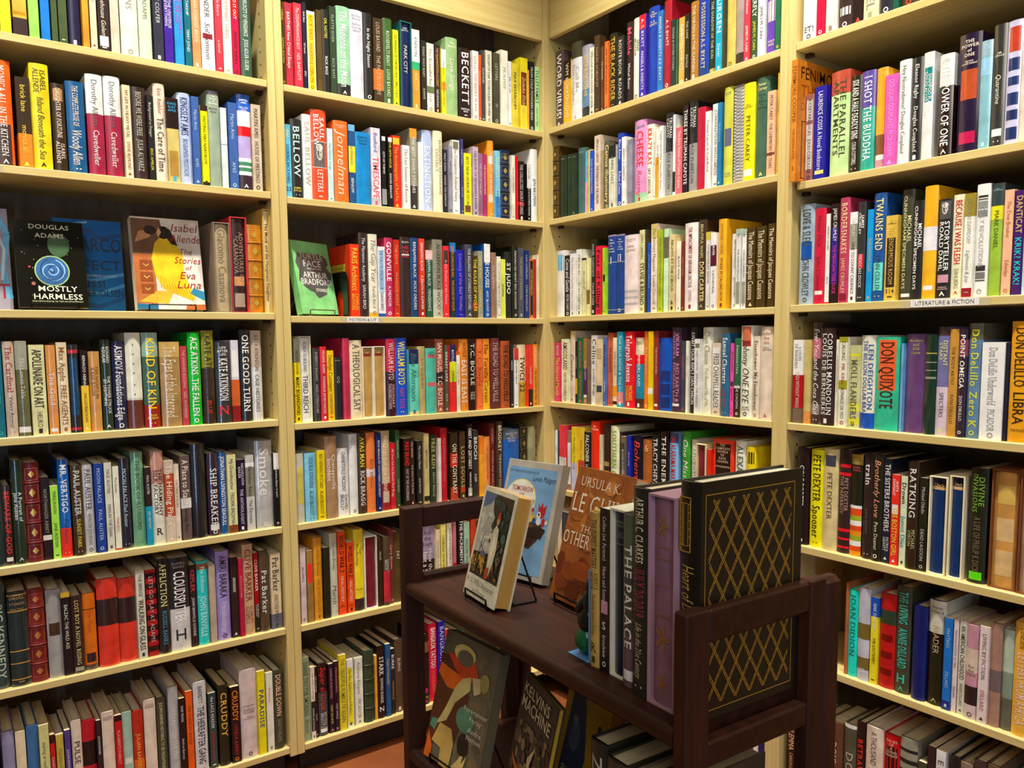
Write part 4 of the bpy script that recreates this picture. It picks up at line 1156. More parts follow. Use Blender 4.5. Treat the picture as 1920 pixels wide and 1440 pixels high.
# ---------------------------------------------------------------- books shown cover-out
def cover_out(label, M4, w, h, th, col, art, words, spine='', pages='e4d8b8', edge=None, group=None, name='face_out_book', lc='ink'):
    t = .0024; c = MB(); m = mat(col, 'gloss' if lc == 'gloss' else 'paper'); mm = mat(edge or col, 'card')
    c.bbox((0, 0, 0), (w, t, h), m, .0006); c.box((0, t, 0), (t, th - t, h), mm); c.box((0, th - t, 0), (w, th, h), mm)
    if edge: c.box((w - t, t, 0), (w, th - t, h), mm); c.box((t, t, h - t), (w - t, th - t, h), mm); c.box((t, t, 0), (w - t, th - t, t), mm)
    o = c.build(name); o.matrix_world = M4; tag(o, label, 'book', group)
    if not edge:
        p = MB(); p.box((t + .0001, t + .0001, .003), (w - .003, th - t - .0001, h - .003), mat(pages, 'pages')); q = p.build('page_block', o); q['label'] = 'cream pages'
    a = MB(); e = .00012
    for it in art:
        cc = mat(it[1], 'paper'); e += .00002
        if it[0] == 'p': a.poly([(x * w, -e, z * h) for x, z in it[2]], cc)
        elif it[0] == 'e':
            cx, cz, rx, rz = it[2]; a.poly([(w * (cx + rx * math.cos(k * math.pi / 14)), -e, h * cz + rz * w * math.sin(k * math.pi / 14)) for k in range(28)], cc)
        elif it[0] == 'l':
            pts = it[2]; r = it[3]
            for (xa, za), (xb, zb) in zip(pts, pts[1:]):
                d = Vector(((xb - xa) * w, 0, (zb - za) * h)); nrm = Vector((-d.z, 0, d.x)).normalized() * r
                A = Vector((xa * w, -e, za * h)); B = Vector((xb * w, -e, zb * h)); a.poly([tuple(A - nrm), tuple(B - nrm), tuple(B + nrm), tuple(A + nrm)], cc)
    ao = a.build('cover_art', o) if a.v else o
    e += .0001
    for s, cx, z, ch, cc, mw in words:
        L = MB(); it = s[0] == '_'; sf = s[0] == '$'; s = s.lstrip('_$'); size = ch * h / CAP; wd = twidth(s, not it and not sf, sf) * size; sx = min(1.15, mw * w / wd)
        put(L, s, cx * w - wd * sx / 2, z * h, size, mat(cc, lc if lc == 'ink' else 'ink'), lambda u, v: (u, -e, v), not it and not sf, sx, .25 if it else 0, sf); L.build('cover_lettering', ao)
    if spine:
        s, cc = spine; k = MB(); size = th * .5 / CAP; wd = twidth(s, True) * size; sx = min(1, h * .86 / wd)
        put(k, s, h * .95, th * .27, size, mat(cc, 'ink'), lambda u, v: (-.0003, th - v, 2 * h * .95 - u), True, sx); k.build('spine_lettering', o)
    return o
def pose(x, y, z, yaw, lean): return Matrix.Translation((x, y, z)) @ Matrix.Rotation(math.radians(yaw), 4, 'Z') @ Matrix.Rotation(-lean, 4, 'X')
def easel(label, x, y, z, yaw, w, lean, th, mcol=BLACKM, ht=.118, group='wire display easels'):
    """twisted wire easel under a book whose lower left front corner is x, y"""
    rt = empty('display_easel', (x, y, z), math.radians(yaw)); tag(rt, label, 'easel', group); r = .0017; a, b_ = w * .16, w * .84; f = -.004; bk = th + .06
    def twist(pts):
        out = []
        for (p, q) in zip(pts, pts[1:]):
            p, q = Vector(p), Vector(q); n = max(2, int((q - p).length / .004))
            out += [tuple(p + (q - p) * i / n + Vector((.0005 * (-1) ** i, 0, .0005 * (-1) ** i))) for i in range(n)]
        return out + [pts[-1]]
    m = MB(); m.tube(twist([(a, bk, r), (a, f, r), (a, f - .001, .018), (b_, f - .001, .018), (b_, f, r), (b_, bk, r)]), r, mcol, 6); m.build('front_lip', rt)
    m = MB(); tl = math.tan(lean); ap = (w * .5, th + .006 + ht * tl, ht); m.tube(twist([(a, bk, r + .001), (w * .44, ap[1], ht - .006), ap, (w * .56, ap[1], ht - .006), (b_, bk, r + .001)]), r, mcol, 6); m.build('back_support', rt)
    m = MB(); m.tube(twist([(a, bk * .55, r), (b_, bk * .55, r)]), r * .9, mcol, 6); m.build('cross_wire', rt)
    return rt
z3 = ZS['A3'] + .0003
swirl = lambda cx, cz, r0, n, turns, asp: [(cx + r0 * (i / n) * math.cos(turns * 6.283 * i / n), cz + asp * r0 * (i / n) * math.sin(turns * 6.283 * i / n)) for i in range(n + 1)]
FO = 'face-out books on the third shelf'
rs = random.Random(4)
stars = [('e', rs.choice(['c8c8b0', '8a8a70', 'd0d4c0']), (rs.uniform(.05, .95), rs.uniform(.08, .95), .006, .006)) for _ in range(26)]
cover_out('black glossy face-out book showing a blue planet with green rim, far-left bookcase', pose(-1.527, .022, z3 + .0065, 0, .20), .142, .206, .024, '15140f',
    stars + [('e', '3a5a3a', (.62, .72, .16, .2)), ('e', '9ab878', (.5, .42, .255, .255)), ('e', '2f5f96', (.5, .42, .235, .235)), ('l', '9cc0e0', swirl(.5, .42, .2, 30, 2.2, .68), .0012), ('l', '16305a', swirl(.52, .42, .21, 30, 1.7, -.68), .001), ('e', 'b03a40', (.18, .46, .018, .018)), ('e', 'a06a50', (.22, .27, .03, .03))],
    [('DOUGLAS', .5, .90, .05, 'd8d8c4', .86), ('ADAMS', .5, .80, .05, 'd8d8c4', .62), ('MOSTLY', .56, .185, .06, 'eaf0d8', .68), ('HARMLESS', .56, .095, .06, 'eaf0d8', .84), ('THE FIFTH BOOK IN THE INCREASINGLY', .55, .062, .016, 'c8cca0', .8)], lc='gloss', group=FO)
easel('black wire easel under the black planet book', -1.527, .022, z3, 0, .142, .20, .024)
cover_out('glossy blue face-out book with dark capital lettering, behind the black planet book', pose(-1.441, .100, z3, 0, .09), .151, .226, .026, '2a66a8',
    [('l', '4a8cc4', [(.1, .5), (.5, .34), (1, .42)], .004), ('l', '4a8cc4', [(.2, .3), (.6, .2), (1, .3)], .004), ('l', '1a4a86', [(.1, .14), (.6, .06), (1, .16)], .005), ('l', '1a4a86', [(.3, .95), (.7, .8), (1, .85)], .005), ('p', '7ab4dc', [(.05, .93), (.5, .985), (.5, .965), (.05, .91)])],
    [('THE', .5, .88, .03, '182c48', .3), ('MARCO', .60, .66, .14, '1c2c40', .8), ('EFFECT', .56, .46, .10, '1c2c40', .82), ('A DEPARTMENT Q NOVEL', .6, .385, .022, 'a8c4dc', .6), ('JUSSI', .52, .27, .07, '16243a', .5), ('ADLER-OLSEN', .6, .17, .07, '16243a', .78)], lc='gloss', group=FO)
cover_out('lavender face-out book cut off by the left edge, red round lettering at its foot', pose(-1.690, .075, z3, 0, .12), .156, .236, .025, 'a8a4b8',
    [('l', '6ab8e8', [(.85, .95), (.98, .75), (.9, .4), (.97, .12)], .006), ('l', 'd8e4f4', [(.78, .9), (.93, .6), (.88, .3)], .003), ('l', '6ab8e8', [(.2, .97), (.9, .9)], .004)], [('GHOST', .55, .12, .14, 'a02838', .85)], lc='gloss', group=FO)  # pale blue lines are the jacket film's reflections, painted on
cover_out('face-out book painted with a woman in a yellow shawl and red script', pose(-1.278, .028, z3 + .0065, 0, .17), .163, .232, .030, 'e6dcd4',
    [('p', 'b06a3c', [(0, .06), (.3, .06), (.3, .6), (0, .6)]), ('p', '70503c', [(0, .6), (.5, .6), (.42, .98), (0, .98)]), ('p', 'c89468', [(.04, .72), (.25, .78), (.34, .88), (.1, .84)]), ('e', '30201a', (.27, .86, .09, .07)),
     ('p', 'e8c02c', [(.26, .55), (.32, .72), (.42, .8), (.58, .76), (.72, .62), (.72, .4), (.86, .12), (.8, .1), (.4, .22), (.3, .36)]), ('e', '2a1a14', (.46, .84, .10, .10)), ('p', '2a1a14', [(.4, .9), (.56, .88), (.66, .7), (.56, .72)]), ('p', 'd8a878', [(.38, .78), (.43, .84), (.4, .9), (.36, .84)]),
     ('p', 'd0b040', [(.04, .08), (.45, .06), (.55, .2), (.3, .2)]), ('p', '3a86a8', [(.78, .18), (1, .1), (1, .2), (.84, .24)]), ('p', 'b86a3a', [(.7, .0), (1, .0), (1, .06), (.72, .05)]), ('p', '2c6a90', [(.0, .0), (.3, .0), (.3, .05), (.0, .06)])]
    + [('l', 'c8981c', [(.36 + .04 * i, .36 - .014 * i), (.37 + .045 * i, .24 - .014 * i)], .0008) for i in range(11)] + [('p', '8a4a24', [(.08, .17 + .13 * i), (.26, .17 + .13 * i), (.26, .27 + .13 * i), (.08, .27 + .13 * i)]) for i in range(3)] + [('l', 'd8b060', [(.13, .23 + .13 * i), (.17, .205 + .13 * i), (.21, .23 + .13 * i)], .001) for i in range(3)],
    [('_Isabel', .76, .86, .085, '8c2424', .4), ('_Allende', .77, .74, .085, '8c2424', .46), ('_The', .76, .61, .06, 'a02424', .2), ('_Stories', .78, .51, .07, 'a02424', .4), ('_of', .78, .44, .045, 'a02424', .12), ('_Eva', .76, .34, .075, 'a02424', .3), ('_Luna', .77, .235, .08, 'a02424', .38)], group=FO)
easel('black wire easel under the yellow shawl book', -1.278, .028, z3, 0, .163, .17, .030)
z3b = ZS['B3'] + .0003
blob = [(.12, .84), (.78, .84), (.9, .78), (.92, .7), (.86, .66), (.98, .58), (.96, .5), (.78, .36), (.76, .28), (.52, .22), (.45, .26), (.42, .3), (.3, .32), (.16, .38), (.06, .46), (.1, .6), (.04, .7)]
cover_out('green face-out book with a grey boulder of white block lettering', pose(-.863, .006, z3b + .0065, 24, .20), .145, .206, .022, '8cd08a',
    [('p', '5c5a58', blob), ('l', '4a4846', [(.2, .7), (.1, .5), (.3, .36)], .002), ('p', '6e6c6a', [(.2, .82), (.7, .82), (.84, .74), (.3, .66)])],
    [('TURTLE', .48, .76, .075, 'c8c8a0', .78), ('FACE', .48, .655, .085, 'f4f4f0', .52), ('AND BEYOND', .52, .615, .025, 'e8e8e0', .4), ('ARTHUR', .52, .50, .08, 'f4f4f0', .66), ('BRADFORD', .52, .405, .08, 'f4f4f0', .84), ('STORIES', .62, .315, .04, 'f4f4f0', .3)], group=FO)
easel('silvery wire easel under the green boulder-lettered book', -.863, .006, z3b, 24, .145, .20, .022, mat('6a6a60', 'metal'))
# steel bookend with an arched cut-out
rt = MB(); bx = -.7262; y0_, y1_, hh = .014, .125, .128
out = [(y0_, 0)] + [(y0_ + .02 - .02 * math.cos(a), hh - .02 + .02 * math.sin(a)) for a in [math.pi / 2 * i / 6 for i in range(7)]] + [(y1_ - .02 + .02 * math.sin(a), hh - .02 + .02 * math.cos(a)) for a in [math.pi / 2 * i / 6 for i in range(7)]] + [(y1_, 0)]
yc = (y0_ + y1_) / 2; inn = [(yc - .024, 0)] + [(yc - .024 * math.cos(a), .045 + .03 * math.sin(a)) for a in [math.pi * i / 14 for i in range(15)]] + [(yc + .024, 0)]
outp = [out[min(len(out) - 1, int(round(i * (len(out) - 1) / (len(inn) - 1))))] for i in range(len(inn))]; bm_ = mat('121110', 'plastic')
for xx, fl in ((bx, 0), (bx + .0014, 1)):
    vs = []; 
    for a, c in zip(outp, inn): vs += [(xx, a[0], z3b + a[1]), (xx, c[0], z3b + c[1])]
    rt.add(vs, [((2 * i, 2 * i + 2, 2 * i + 3, 2 * i + 1) if fl else (2 * i + 1, 2 * i + 3, 2 * i + 2, 2 * i)) for i in range(len(inn) - 1)], bm_)
for pl in (outp, inn):
    for a, c in zip(pl, pl[1:]): rt.poly([(bx, a[0], z3b + a[1]), (bx, c[0], z3b + c[1]), (bx + .0014, c[0], z3b + c[1]), (bx + .0014, a[0], z3b + a[1])], bm_)
rt.box((bx - .05, yc - .022, z3b), (bx, yc + .022, z3b + .0012), bm_)
tag(rt.build('metal_bookend'), 'black steel bookend with arched cut-out beside the green face-out book', 'bookend')
# orange book pushed out over the shelf edge
P = Parts(); fx, ft = -.020, -.9150; zz = ZS['D2'] + .0003
standing(P, None, .0165, .277, .17, 'd9882e', '9c5a1c', '*FENIMORE COOPER/THE DEERSLAYER/^S', '', 'p', 11)
ob = finish(P, 'paperback_book', (fx, ft, zz), -math.pi / 2, 'orange paperback jutting out over the left end of the far-right bookcase, second shelf', 'book', None)
w_ = .0165 + .0002
def cov(u, v): return (w_, .006 + u, v)
for q in (('FENIMORE', .004, .236, .026, '4a2410', .92), ('THE', .008, .196, .026, 'a8521c', .95), ('DEERSLAYER', .008, .164, .018, 'a8521c', .8)):
    a = MB(); put(a, q[0], q[1], q[2], q[3] / CAP, mat(q[4], 'ink'), cov, True, q[5]); a.build('cover_lettering', ob)
a = MB()
for q in ((.012, .008, .016, .14), (.012, .138, .13, .14), (.012, .008, .13, .010)): a.poly([(w_, q[0] + .006, q[1]), (w_, q[2] + .006, q[1]), (w_, q[2] + .006, q[3]), (w_, q[0] + .006, q[3])], mat('6a3414', 'ink'))
a.build('cover_rules', ob)
# ---------------------------------------------------------------- shelf signs
def sign(label, M4, w, h, words, pw, px0):
    c = MB(); m, n, b_ = base('clear_plastic' + label[:12], (.75, .70, .5), .12); b_.inputs['Alpha'].default_value = .35
    c.box((0, -.0006, 0), (w, -.0001, h), m); o = c.build('shelf_sign'); o.matrix_world = M4; tag(o, label, 'sign', 'shelf signs')
    p = MB(); p.box((px0, -.0012, .0008), (px0 + pw, -.0007, h - .0008), mat('f2f0ee', 'pages')); ps = p.build('paper_strip', o)
    if words:
        t = MB(); size = h * .46 / CAP; wd = twidth(words, False) * size; sx = min(1.3, pw * .87 / wd)
        put(t, words, px0 + (pw - wd * sx) / 2, h * .27, size, mat('222222', 'ink'), lambda u, v: (u, -.0014, v), False, sx); t.build('sign_lettering', ps)
RZ = Matrix.Rotation(-math.pi / 2, 4, 'Z'); g_ = -.0003
sign('short white shelf sign in a clear holder, bookcase left of the corner', Matrix.Translation((-.757, g_, ZS['B3'] - TH + .0008)), .134, .0165, 'FICTION & LIT', .098, .020)
sign('long white shelf sign in a clear holder, far-right bookcase', Matrix.Translation((g_, -1.183, ZS['D3'] - TH + .0004)) @ RZ, .176, .0175, 'LITERATURE & FICTION', .136, .020)
sign('shelf sign cut off by the left edge, only its holder end showing', Matrix.Translation((-1.720, g_, ZS['A2'] - TH + .0004)), .176, .0172, '', .152, .004)
# ---------------------------------------------------------------- the dark cart
OX, OY = -1.04494, -1.50568; YAW = math.atan2(-.0415, .99914)
CT = Matrix.Translation((OX, OY, 0)) @ Matrix.Rotation(YAW, 4, 'Z')
cart = empty('book_cart', (OX, OY, 0), YAW); tag(cart, 'dark cherry wooden book cart with open slatted ends, standing before the shelves', 'cart')
FR = None
def cp(name, a, b_, m=CHERRY, r=.002):
    p = MB(); p.bbox(a, b_, m, r); return p.build(name, FR)
CW, CL, CH = .288, .712, .93
for y0c, y1c, lr in ((0, .0205, (.7414, .7725)), (CL - .0225, CL, (.772, .801))):
    FR = empty('end_frame', (0, 0, 0)); FR.parent = cart
    cp('upright', (0, y0c, .06), (.0385, y1c, CH)); cp('upright', (.2206, y0c, .06), (.2522, y1c, CH)); cp('back_post', (.2530, y0c + .001, .06), (CW, y1c + .004, CH - .003), CHERRY, .007)
    cp('end_rail', (.0388, y0c + .001, .8898), (.2203, y1c - .001, CH - .0008), CHERRY_T, .003); cp('end_rail', (.0388, y0c + .001, lr[0]), (.2203, y1c - .001, lr[1]), CHERRY_T, .003)
    cp('end_rail', (.0388, y0c + .001, .43), (.2203, y1c - .001, .466), CHERRY_T, .003); cp('end_rail', (.0388, y0c + .001, .10), (.2203, y1c - .001, .136), CHERRY_T, .003)
for zt_ in (.791, .473, .150):
    p = MB(); y0c, y1c = .0210, CL - .0230
    prof = [(.006, zt_ - .025), (CW, zt_ - .025), (CW, zt_), (.010, zt_)] + [(.010 - .0105 * math.sin(a), zt_ - .0125 + .0125 * math.cos(a)) for a in [math.pi * i / 10 for i in range(1, 10)]]
    n = len(prof); vs = [(x, y0c, z) for x, z in prof] + [(x, y1c, z) for x, z in prof]
    p.add(vs, [(i, i + n, (i + 1) % n + n, (i + 1) % n) for i in range(n)] + [tuple(range(n)), tuple(range(n, 2 * n))[::-1]], CHERRY_T); p.build('shelf', cart)
for x in (.019, CW - .02):
    for y in (.012, CL - .012):
        p = MB(); p.tube([(x - .010, y, .026), (x + .010, y, .026)], .024, mat('1a1a1a', 'plastic'), 14); p.box((x - .014, y - .008, .026), (x - .0115, y + .008, .059), BLACKM); p.box((x + .0115, y - .008, .026), (x + .014, y + .008, .059), BLACKM); p.box((x - .014, y - .008, .0565), (x + .014, y + .008, .0598), BLACKM); p.build('caster', cart)
zc = .7913; GC = 'books on the top of the cart'
CB = [  # X', far Y', near Y', h, depth, colour, ink, text, bands, flags, label
    (.040, .2172, .1948, .213, .135, 'c9a860', '54401c', '*THE PUPPET MASTERS/ROBERT A.~HEINLEIN/Doubleday Science Fiction/^R', '', 'h', 'tan cloth hardback against the blue plate bookend on the cart'),
    (.041, .1940, .1762, .2215, .140, '1f1614', 'eee', 'Collins (ed. Farmer)/Heart and Science//^S/broadview', 'x.56-.64:c9a', '', 'thin black paperback with white lettering, second upright book on the cart'),
    (.042, .1755, .1452, .2245, .150, '16223c', '8a8c7c', '^JACK~VANCE/^THE EYES~OF THE~OVERWORLD//', '.06-.065:8a8c7c .19-.195:8a8c7c', 's:e6e2cc', 'navy book in a cream slipcase on the cart'),
    (.034, .1445, .1214, .2240, .152, '4a4640', 'f4f2e8', '$*/*THE PALACE/', '0-.3:5a6650 .7-1:6a5058 x.9-.96:eee', 'h', 'dark jacketed cart book with very large white serif capitals'),
    (.027, .1206, .0906, .2620, .190, '2a2620', 'ece4c4', '*ARTHUR C. CLARKES/{a03a58}*JULY 20 2019/{cfc6a0}_Life in the 21st Century', '', 'h', 'tall black cart book with cream, crimson and buff lettering'),
    (.027, .0898, .0456, .2590, .185, '8e6a80', 'b8925c', '', '', 's:b08c9c', 'mauve slipcased book with faint gilt ornament on the cart'),
    (.030, .0449, .0137, .2810, .186, '17130e', 'c8a858', '/////*_Heart of Darkness////', '', 'h', 'big black leather book with gilt diamond lattice at the cart end')]
for i, (x, ya, yb_, h, d, col, tc, text, bands, flags, label) in enumerate(CB):
    P = Parts(); standing(P, None, ya - yb_, h, d, col, tc, text, bands, flags, 70 + i)
    p_ = CT @ Vector((x, ya, zc)); ob = finish(P, 'hardcover_book' if 'h' in flags else 'paperback_book', p_, YAW - math.pi / 2, label, 'book', GC)
    if i == 5:                                              # faint gilt ornaments
        gm = mat('a8845c', 'foil'); cx = (ya - yb_) / 2
        for zo, rr in ((.222, .010), (.085, .013), (.03, .009)):
            q = MB(); pts = [(cx + rr * (.55 + .45 * math.cos(5 * k * .2094)) * math.cos(k * .2094), .0028, zo + 1.5 * rr * (.55 + .45 * math.cos(5 * k * .2094)) * math.sin(k * .2094)) for k in range(30)]; q.poly(pts, gm); q.build('gilt_ornament', ob)
        for zo in (.196, .182, .150, .113):
            q = MB(); q.box((cx - .012, .0027, zo), (cx + .012, .0029, zo + .0012), gm); q.build('gilt_rule', ob)
    if i == 6:                                              # gilt lattice and frame on the board, gilt box on the spine
        q = MB(); gm = mat('c9a24a', 'foil'); xx = (ya - yb_) + .0003; ya0, yb0, za0, zb0 = .012, .170, .011, .266
        def strap(y1, z1, y2, z2, r):
            d_ = Vector((0, y2 - y1, z2 - z1)); nn = Vector((0, -d_.z, d_.y)).normalized() * r; A = Vector((xx, y1, z1)); B = Vector((xx, y2, z2)); q.poly([tuple(A - nn), tuple(B - nn), tuple(B + nn), tuple(A + nn)], gm)
        for u in ((ya0, za0, yb0, za0), (yb0, za0, yb0, zb0), (yb0, zb0, ya0, zb0), (ya0, zb0, ya0, za0)): strap(*u, .0006)
        ia, ib, ja, jb = ya0 + .005, yb0 - .005, za0 + .007, zb0 - .007; sy, sz = .0252, .0425
        for sg in (1, -1):
            for k in range(-12, 22):
                for off in (-.0014, .0014):
                    # line y = ia + k*sy + off + sg*(z-ja)*sy/sz
                    f0 = lambda z: ia + k * sy + off + sg * (z - ja) * sy / sz; pts = []
                    N_ = 60; run = []
                    for j in range(N_ + 1):
                        z = ja + (jb - ja) * j / N_; y = f0(z)
                        if ia <= y <= ib: run.append((y, z))
                    if len(run) > 1: strap(*run[0], *run[-1], .00055)
                    if off > 0 and len(run) > 1:
                        for (y, z) in run[::2]:
                            if ia + .003 < y < ib: strap(y - .0028, z, y, z + .0002, .0006)
        q.build('gilt_lattice', ob)
        q = MB(); W_ = ya - yb_
        for (xa, xb, z1, z2) in ((.004, .020, .199, .2002), (.004, .020, .262, .2632), (.004, .005, .199, .263), (.019, .020, .199, .263), (.0075, .0082, .206, .256), (.0158, .0165, .206, .256), (.0075, .0165, .206, .2067), (.0075, .0165, .2553, .256)):
            q.box((xa, -.0006, z1), (xb, .0030, z2), gm)
        for k in range(6): q.box((.005, -.0006, .207 + k * .0095), (.0075, .003, .208 + k * .0095), gm); q.box((.0165, -.0006, .207 + k * .0095), (.019, .003, .208 + k * .0095), gm)
        q.build('gilt_tooling', ob)
# blue plate bookend with a dark figure on a green stone
rt = empty('sculpted_bookend', CT @ Vector((.042, .2300, zc)), YAW); tag(rt, 'bookend with blue metal plate, dark figure and green stone base on the cart', 'bookend')
bl = mat('5a92c8', 'plastic'); m = MB(); m.bbox((0, -.0122, 0), (.085, -.0108, .131), bl, .0004); m.bbox((0, -.0105, 0), (.085, .034, .0014), bl, .0004); m.build('plate', rt)
m = MB(); m.ball((.020, .012, .0225), .021, .0185, .021, mat('1e5a38', 'gloss')); m.build('stone_base', rt)
m = MB(); dk = mat('1c1a14', 'gloss'); m.ball((.020, .010, .052), .018, .0165, .022, dk); m.ball((.020, .006, .076), .014, .0135, .022, dk); m.ball((.018, .003, .101), .010, .010, .013, dk); m.tube([(.014, .014, .084), (.008, .021, .066), (.018, .024, .050)], .005, dk, 8); m.build('figure', rt)
# cover-out books on the cart
def cpose(x, y, z, ang, lean):
    return pose(x, y, z, ang, lean)
CO = 'cover-out books on the cart'
def daubs(seed, x0, z0, x1, z1, cols, n, r):
    q = random.Random(seed); out = []
    for _ in range(n):
        rx = r * q.uniform(.5, 1.4); rz = r * q.uniform(.5, 1.6); out.append(('e', q.choice(cols), (q.uniform(x0 + rx, x1 - rx), q.uniform(z0 + rz, z1 - rz), rx, rz)))
    return out
TREE0 = [('p', 'e4dcc4', [(0, 0), (1, 0), (1, 1), (0, 1)]), ('p', '8c8878', [(.06, .2), (.94, .2), (.94, .95), (.06, .95)]), ('p', 'b8b09c', [(.06, .45), (.4, .5), (.5, .8), (.3, .93), (.06, .85)]), ('p', '5a6c88', [(.06, .93), (.5, .95), (.2, .8), (.06, .82)]),
        ('p', '34483c', [(.4, .95), (.94, .95), (.94, .5), (.72, .6), (.52, .58), (.3, .7), (.45, .78)]), ('p', '24342a', [(.7, .95), (.94, .95), (.94, .4), (.8, .6)]), ('p', 'c89a3c', [(.06, .2), (.06, .42), (.35, .42), (.5, .34), (.4, .2)]), ('p', '6a5020', [(.1, .3), (.3, .36), (.28, .24)]), ('p', '5c3c24', [(.3, .2), (.94, .2), (.94, .32), (.6, .28)]),
        ('p', 'd8ccb0', [(.5, .62), (.66, .7), (.74, .6), (.72, .4), (.76, .3), (.64, .26), (.58, .4), (.5, .46), (.42, .5)]), ('e', 'b06848', (.63, .74, .055, .07)), ('p', 'b04c20', [(.6, .28), (.72, .3), (.7, .2), (.62, .2)]), ('l', '3a2c1c', [(.3, .62), (.24, .28)], .0008), ('l', 'd8ccb0', [(.5, .6), (.3, .62)], .003)]
TREE = [('p', 'e4dcc4', [(0, 0), (1, 0), (1, 1), (0, 1)]), ('p', '3a3020', [(.055, .195), (.945, .195), (.945, .955), (.055, .955)]), ('p', 'b8b4a8', [(.06, .4), (.5, .42), (.56, .7), (.4, .8), (.34, .95), (.06, .95)]), ('p', '5c7090', [(.06, .95), (.42, .95), (.3, .86), (.06, .8)])]
TREE += daubs(1, .06, .44, .44, .8, ['c4c0b4', 'b0aca0', 'd0ccc0', 'a8a89c'], 26, .05) + daubs(2, .42, .5, .94, .95, ['34483c', '24342a', '2c4038', '486050', '1c2a24'], 44, .055) + daubs(3, .06, .2, .5, .42, ['c89a3c', 'a87c2c', '7c5c24', 'd0a850', '5c4420'], 40, .035) + daubs(4, .5, .2, .94, .42, ['4a3424', '6a4a2c', '3a2a1c', '806038', '2a2018'], 34, .035) + daubs(5, .74, .3, .94, .6, ['5c5044', '40382e', '6c6254'], 14, .03)
TREE += [('p', 'd8ccb0', [(.56, .64), (.64, .7), (.72, .66), (.76, .5), (.74, .36), (.68, .24), (.6, .26), (.56, .44), (.54, .54)]), ('p', 'e8e0cc', [(.6, .6), (.66, .64), (.68, .5), (.64, .34), (.6, .46)]), ('p', 'd8ccb0', [(.58, .63), (.44, .57), (.3, .565), (.3, .545), (.46, .55), (.6, .58)]), ('e', 'c89470', (.66, .735, .045, .06)), ('p', 'a8482c', [(.61, .76), (.66, .83), (.72, .76), (.7, .7), (.68, .75)]), ('p', 'b04c20', [(.56, .3), (.66, .32), (.68, .22), (.58, .21)]), ('l', '2a1c10', [(.31, .58), (.25, .3)], .0009), ('l', '2a1c10', [(.27, .5), (.42, .42)], .0007), ('p', '6c5c78', [(.3, .42), (.42, .44), (.5, .4), (.34, .38)])]
cover_out('small cream face-out book with a painted pilgrim under trees, on the cart', cpose(-.9688, -.9375, zc + .0065, -97.8, .252), .1143, .189, .031, 'e4dcc4', TREE,
    [('$H. G. WELLS', .34, .125, .045, '2c241c', .5), ('_Romancer', .75, .115, .05, '2c241c', .36), ('_and Rogue', .5, .05, .045, '2c241c', .4)], pages='c89c50', group=CO)
easel('black wire easel under the painted pilgrim book', -.9688, -.9375, zc, -97.8, .1143, .252, .031)
ca, sa = math.cos(math.radians(-79.8)), math.sin(math.radians(-79.8)); bx_, by_ = -.8395 - .1337 * ca, -.9937 - .1337 * sa
ROCK = [('p', '7ba4cc', [(.055, .05), (.93, .05), (.93, .94), (.055, .94)]), ('e', 'e8dc88', (.34, .66, .29, .29)), ('e', 'f4f0e4', (.34, .66, .275, .275)), ('p', '4a3428', [(.3, .5), (.82, .48), (.78, .34), (.66, .26), (.5, .27), (.4, .36)]), ('p', '3a261c', [(.5, .4), (.78, .42), (.66, .28), (.5, .28)]),
        ('e', '5a4030', (.58, .44, .10, .06)), ('e', '33221a', (.7, .4, .1, .05)), ('e', 'b02c34', (.78, .575, .06, .07)), ('p', 'b02c34', [(.72, .57), (.7, .655), (.745, .62), (.77, .675), (.795, .62), (.85, .65), (.84, .56)]), ('e', 'dcd8d4', (.735, .55, .036, .055)), ('e', '282424', (.735, .56, .016, .018)), ('e', 'dcd8d4', (.75, .5, .04, .05)), ('e', 'b02c34', (.835, .5, .03, .06)),
        ('e', 'd8c02c', (.60, .52, .042, .06)), ('e', 'c8946c', (.605, .565, .03, .035)), ('e', 'a02c34', (.605, .59, .036, .025)), ('e', '2a4a8a', (.665, .5, .03, .05)), ('e', 'c89c70', (.67, .54, .022, .028)), ('e', 'e0dcd0', (.885, .5, .022, .03)), ('p', '2c2420', [(.5, .43), (.8, .46), (.9, .44), (.84, .36), (.6, .37)])]
cover_out('grey-edged book with a blue cover of clowns on a rock, on the cart', cpose(bx_, by_, zc + .0065, -79.8, .292), .1337, .218, .022, 'b4aea4', ROCK,
    [('TWO SCIENCE FICTION NOVELS BY', .33, .895, .018, '3c5068', .56), ('_Lewis Padgett', .72, .835, .045, '26323c', .42), ('TOMORROW', .36, .735, .042, 'a8342c', .4), ('AND', .36, .70, .02, 'a8342c', .1), ('TOMORROW', .36, .625, .05, '8c2c28', .52)], edge='a8a298', group=CO)
easel('black wire easel under the blue clown-cover book', bx_, by_, zc, -79.8, .1337, .292, .022)
cover_out('large russet face-out book with cream capitals, behind the upright cart books', cpose(-.8629, -1.0437, zc + .0065, -96.2, .287), .153, .2284, .032, '9a5a2c',
    daubs(6, 0, .35, 1, 1, ['9a5a2c', 'a8662f', 'b07038', '8e5026', 'b87a40'], 60, .11) + daubs(7, 0, 0, 1, .42, ['7c3c1c', '6c3418', '8a441f', '5c2c16'], 50, .10) + [('e', 'c8864a', (.66, .88, .10, .07)), ('e', '964a20', (.5, .26, .22, .10))],
    [('$URSULA K.', .48, .86, .07, 'f0e0c8', .72), ('$LE GUIN', .52, .665, .14, 'f4e8d4', .94), ('$THE', .42, .53, .05, 'f0e0c8', .24), ('$OTHER WIND', .5, .42, .095, 'f4e8d4', .94)], group=CO)
easel('black wire easel under the russet book', -.8629, -1.0437, zc, -96.2, .153, .287, .032)
zl = .4733
def at(x, y): v = CT @ Vector((x, y, 0)); return v.x, v.y
x_, y_ = at(.0105, .648)
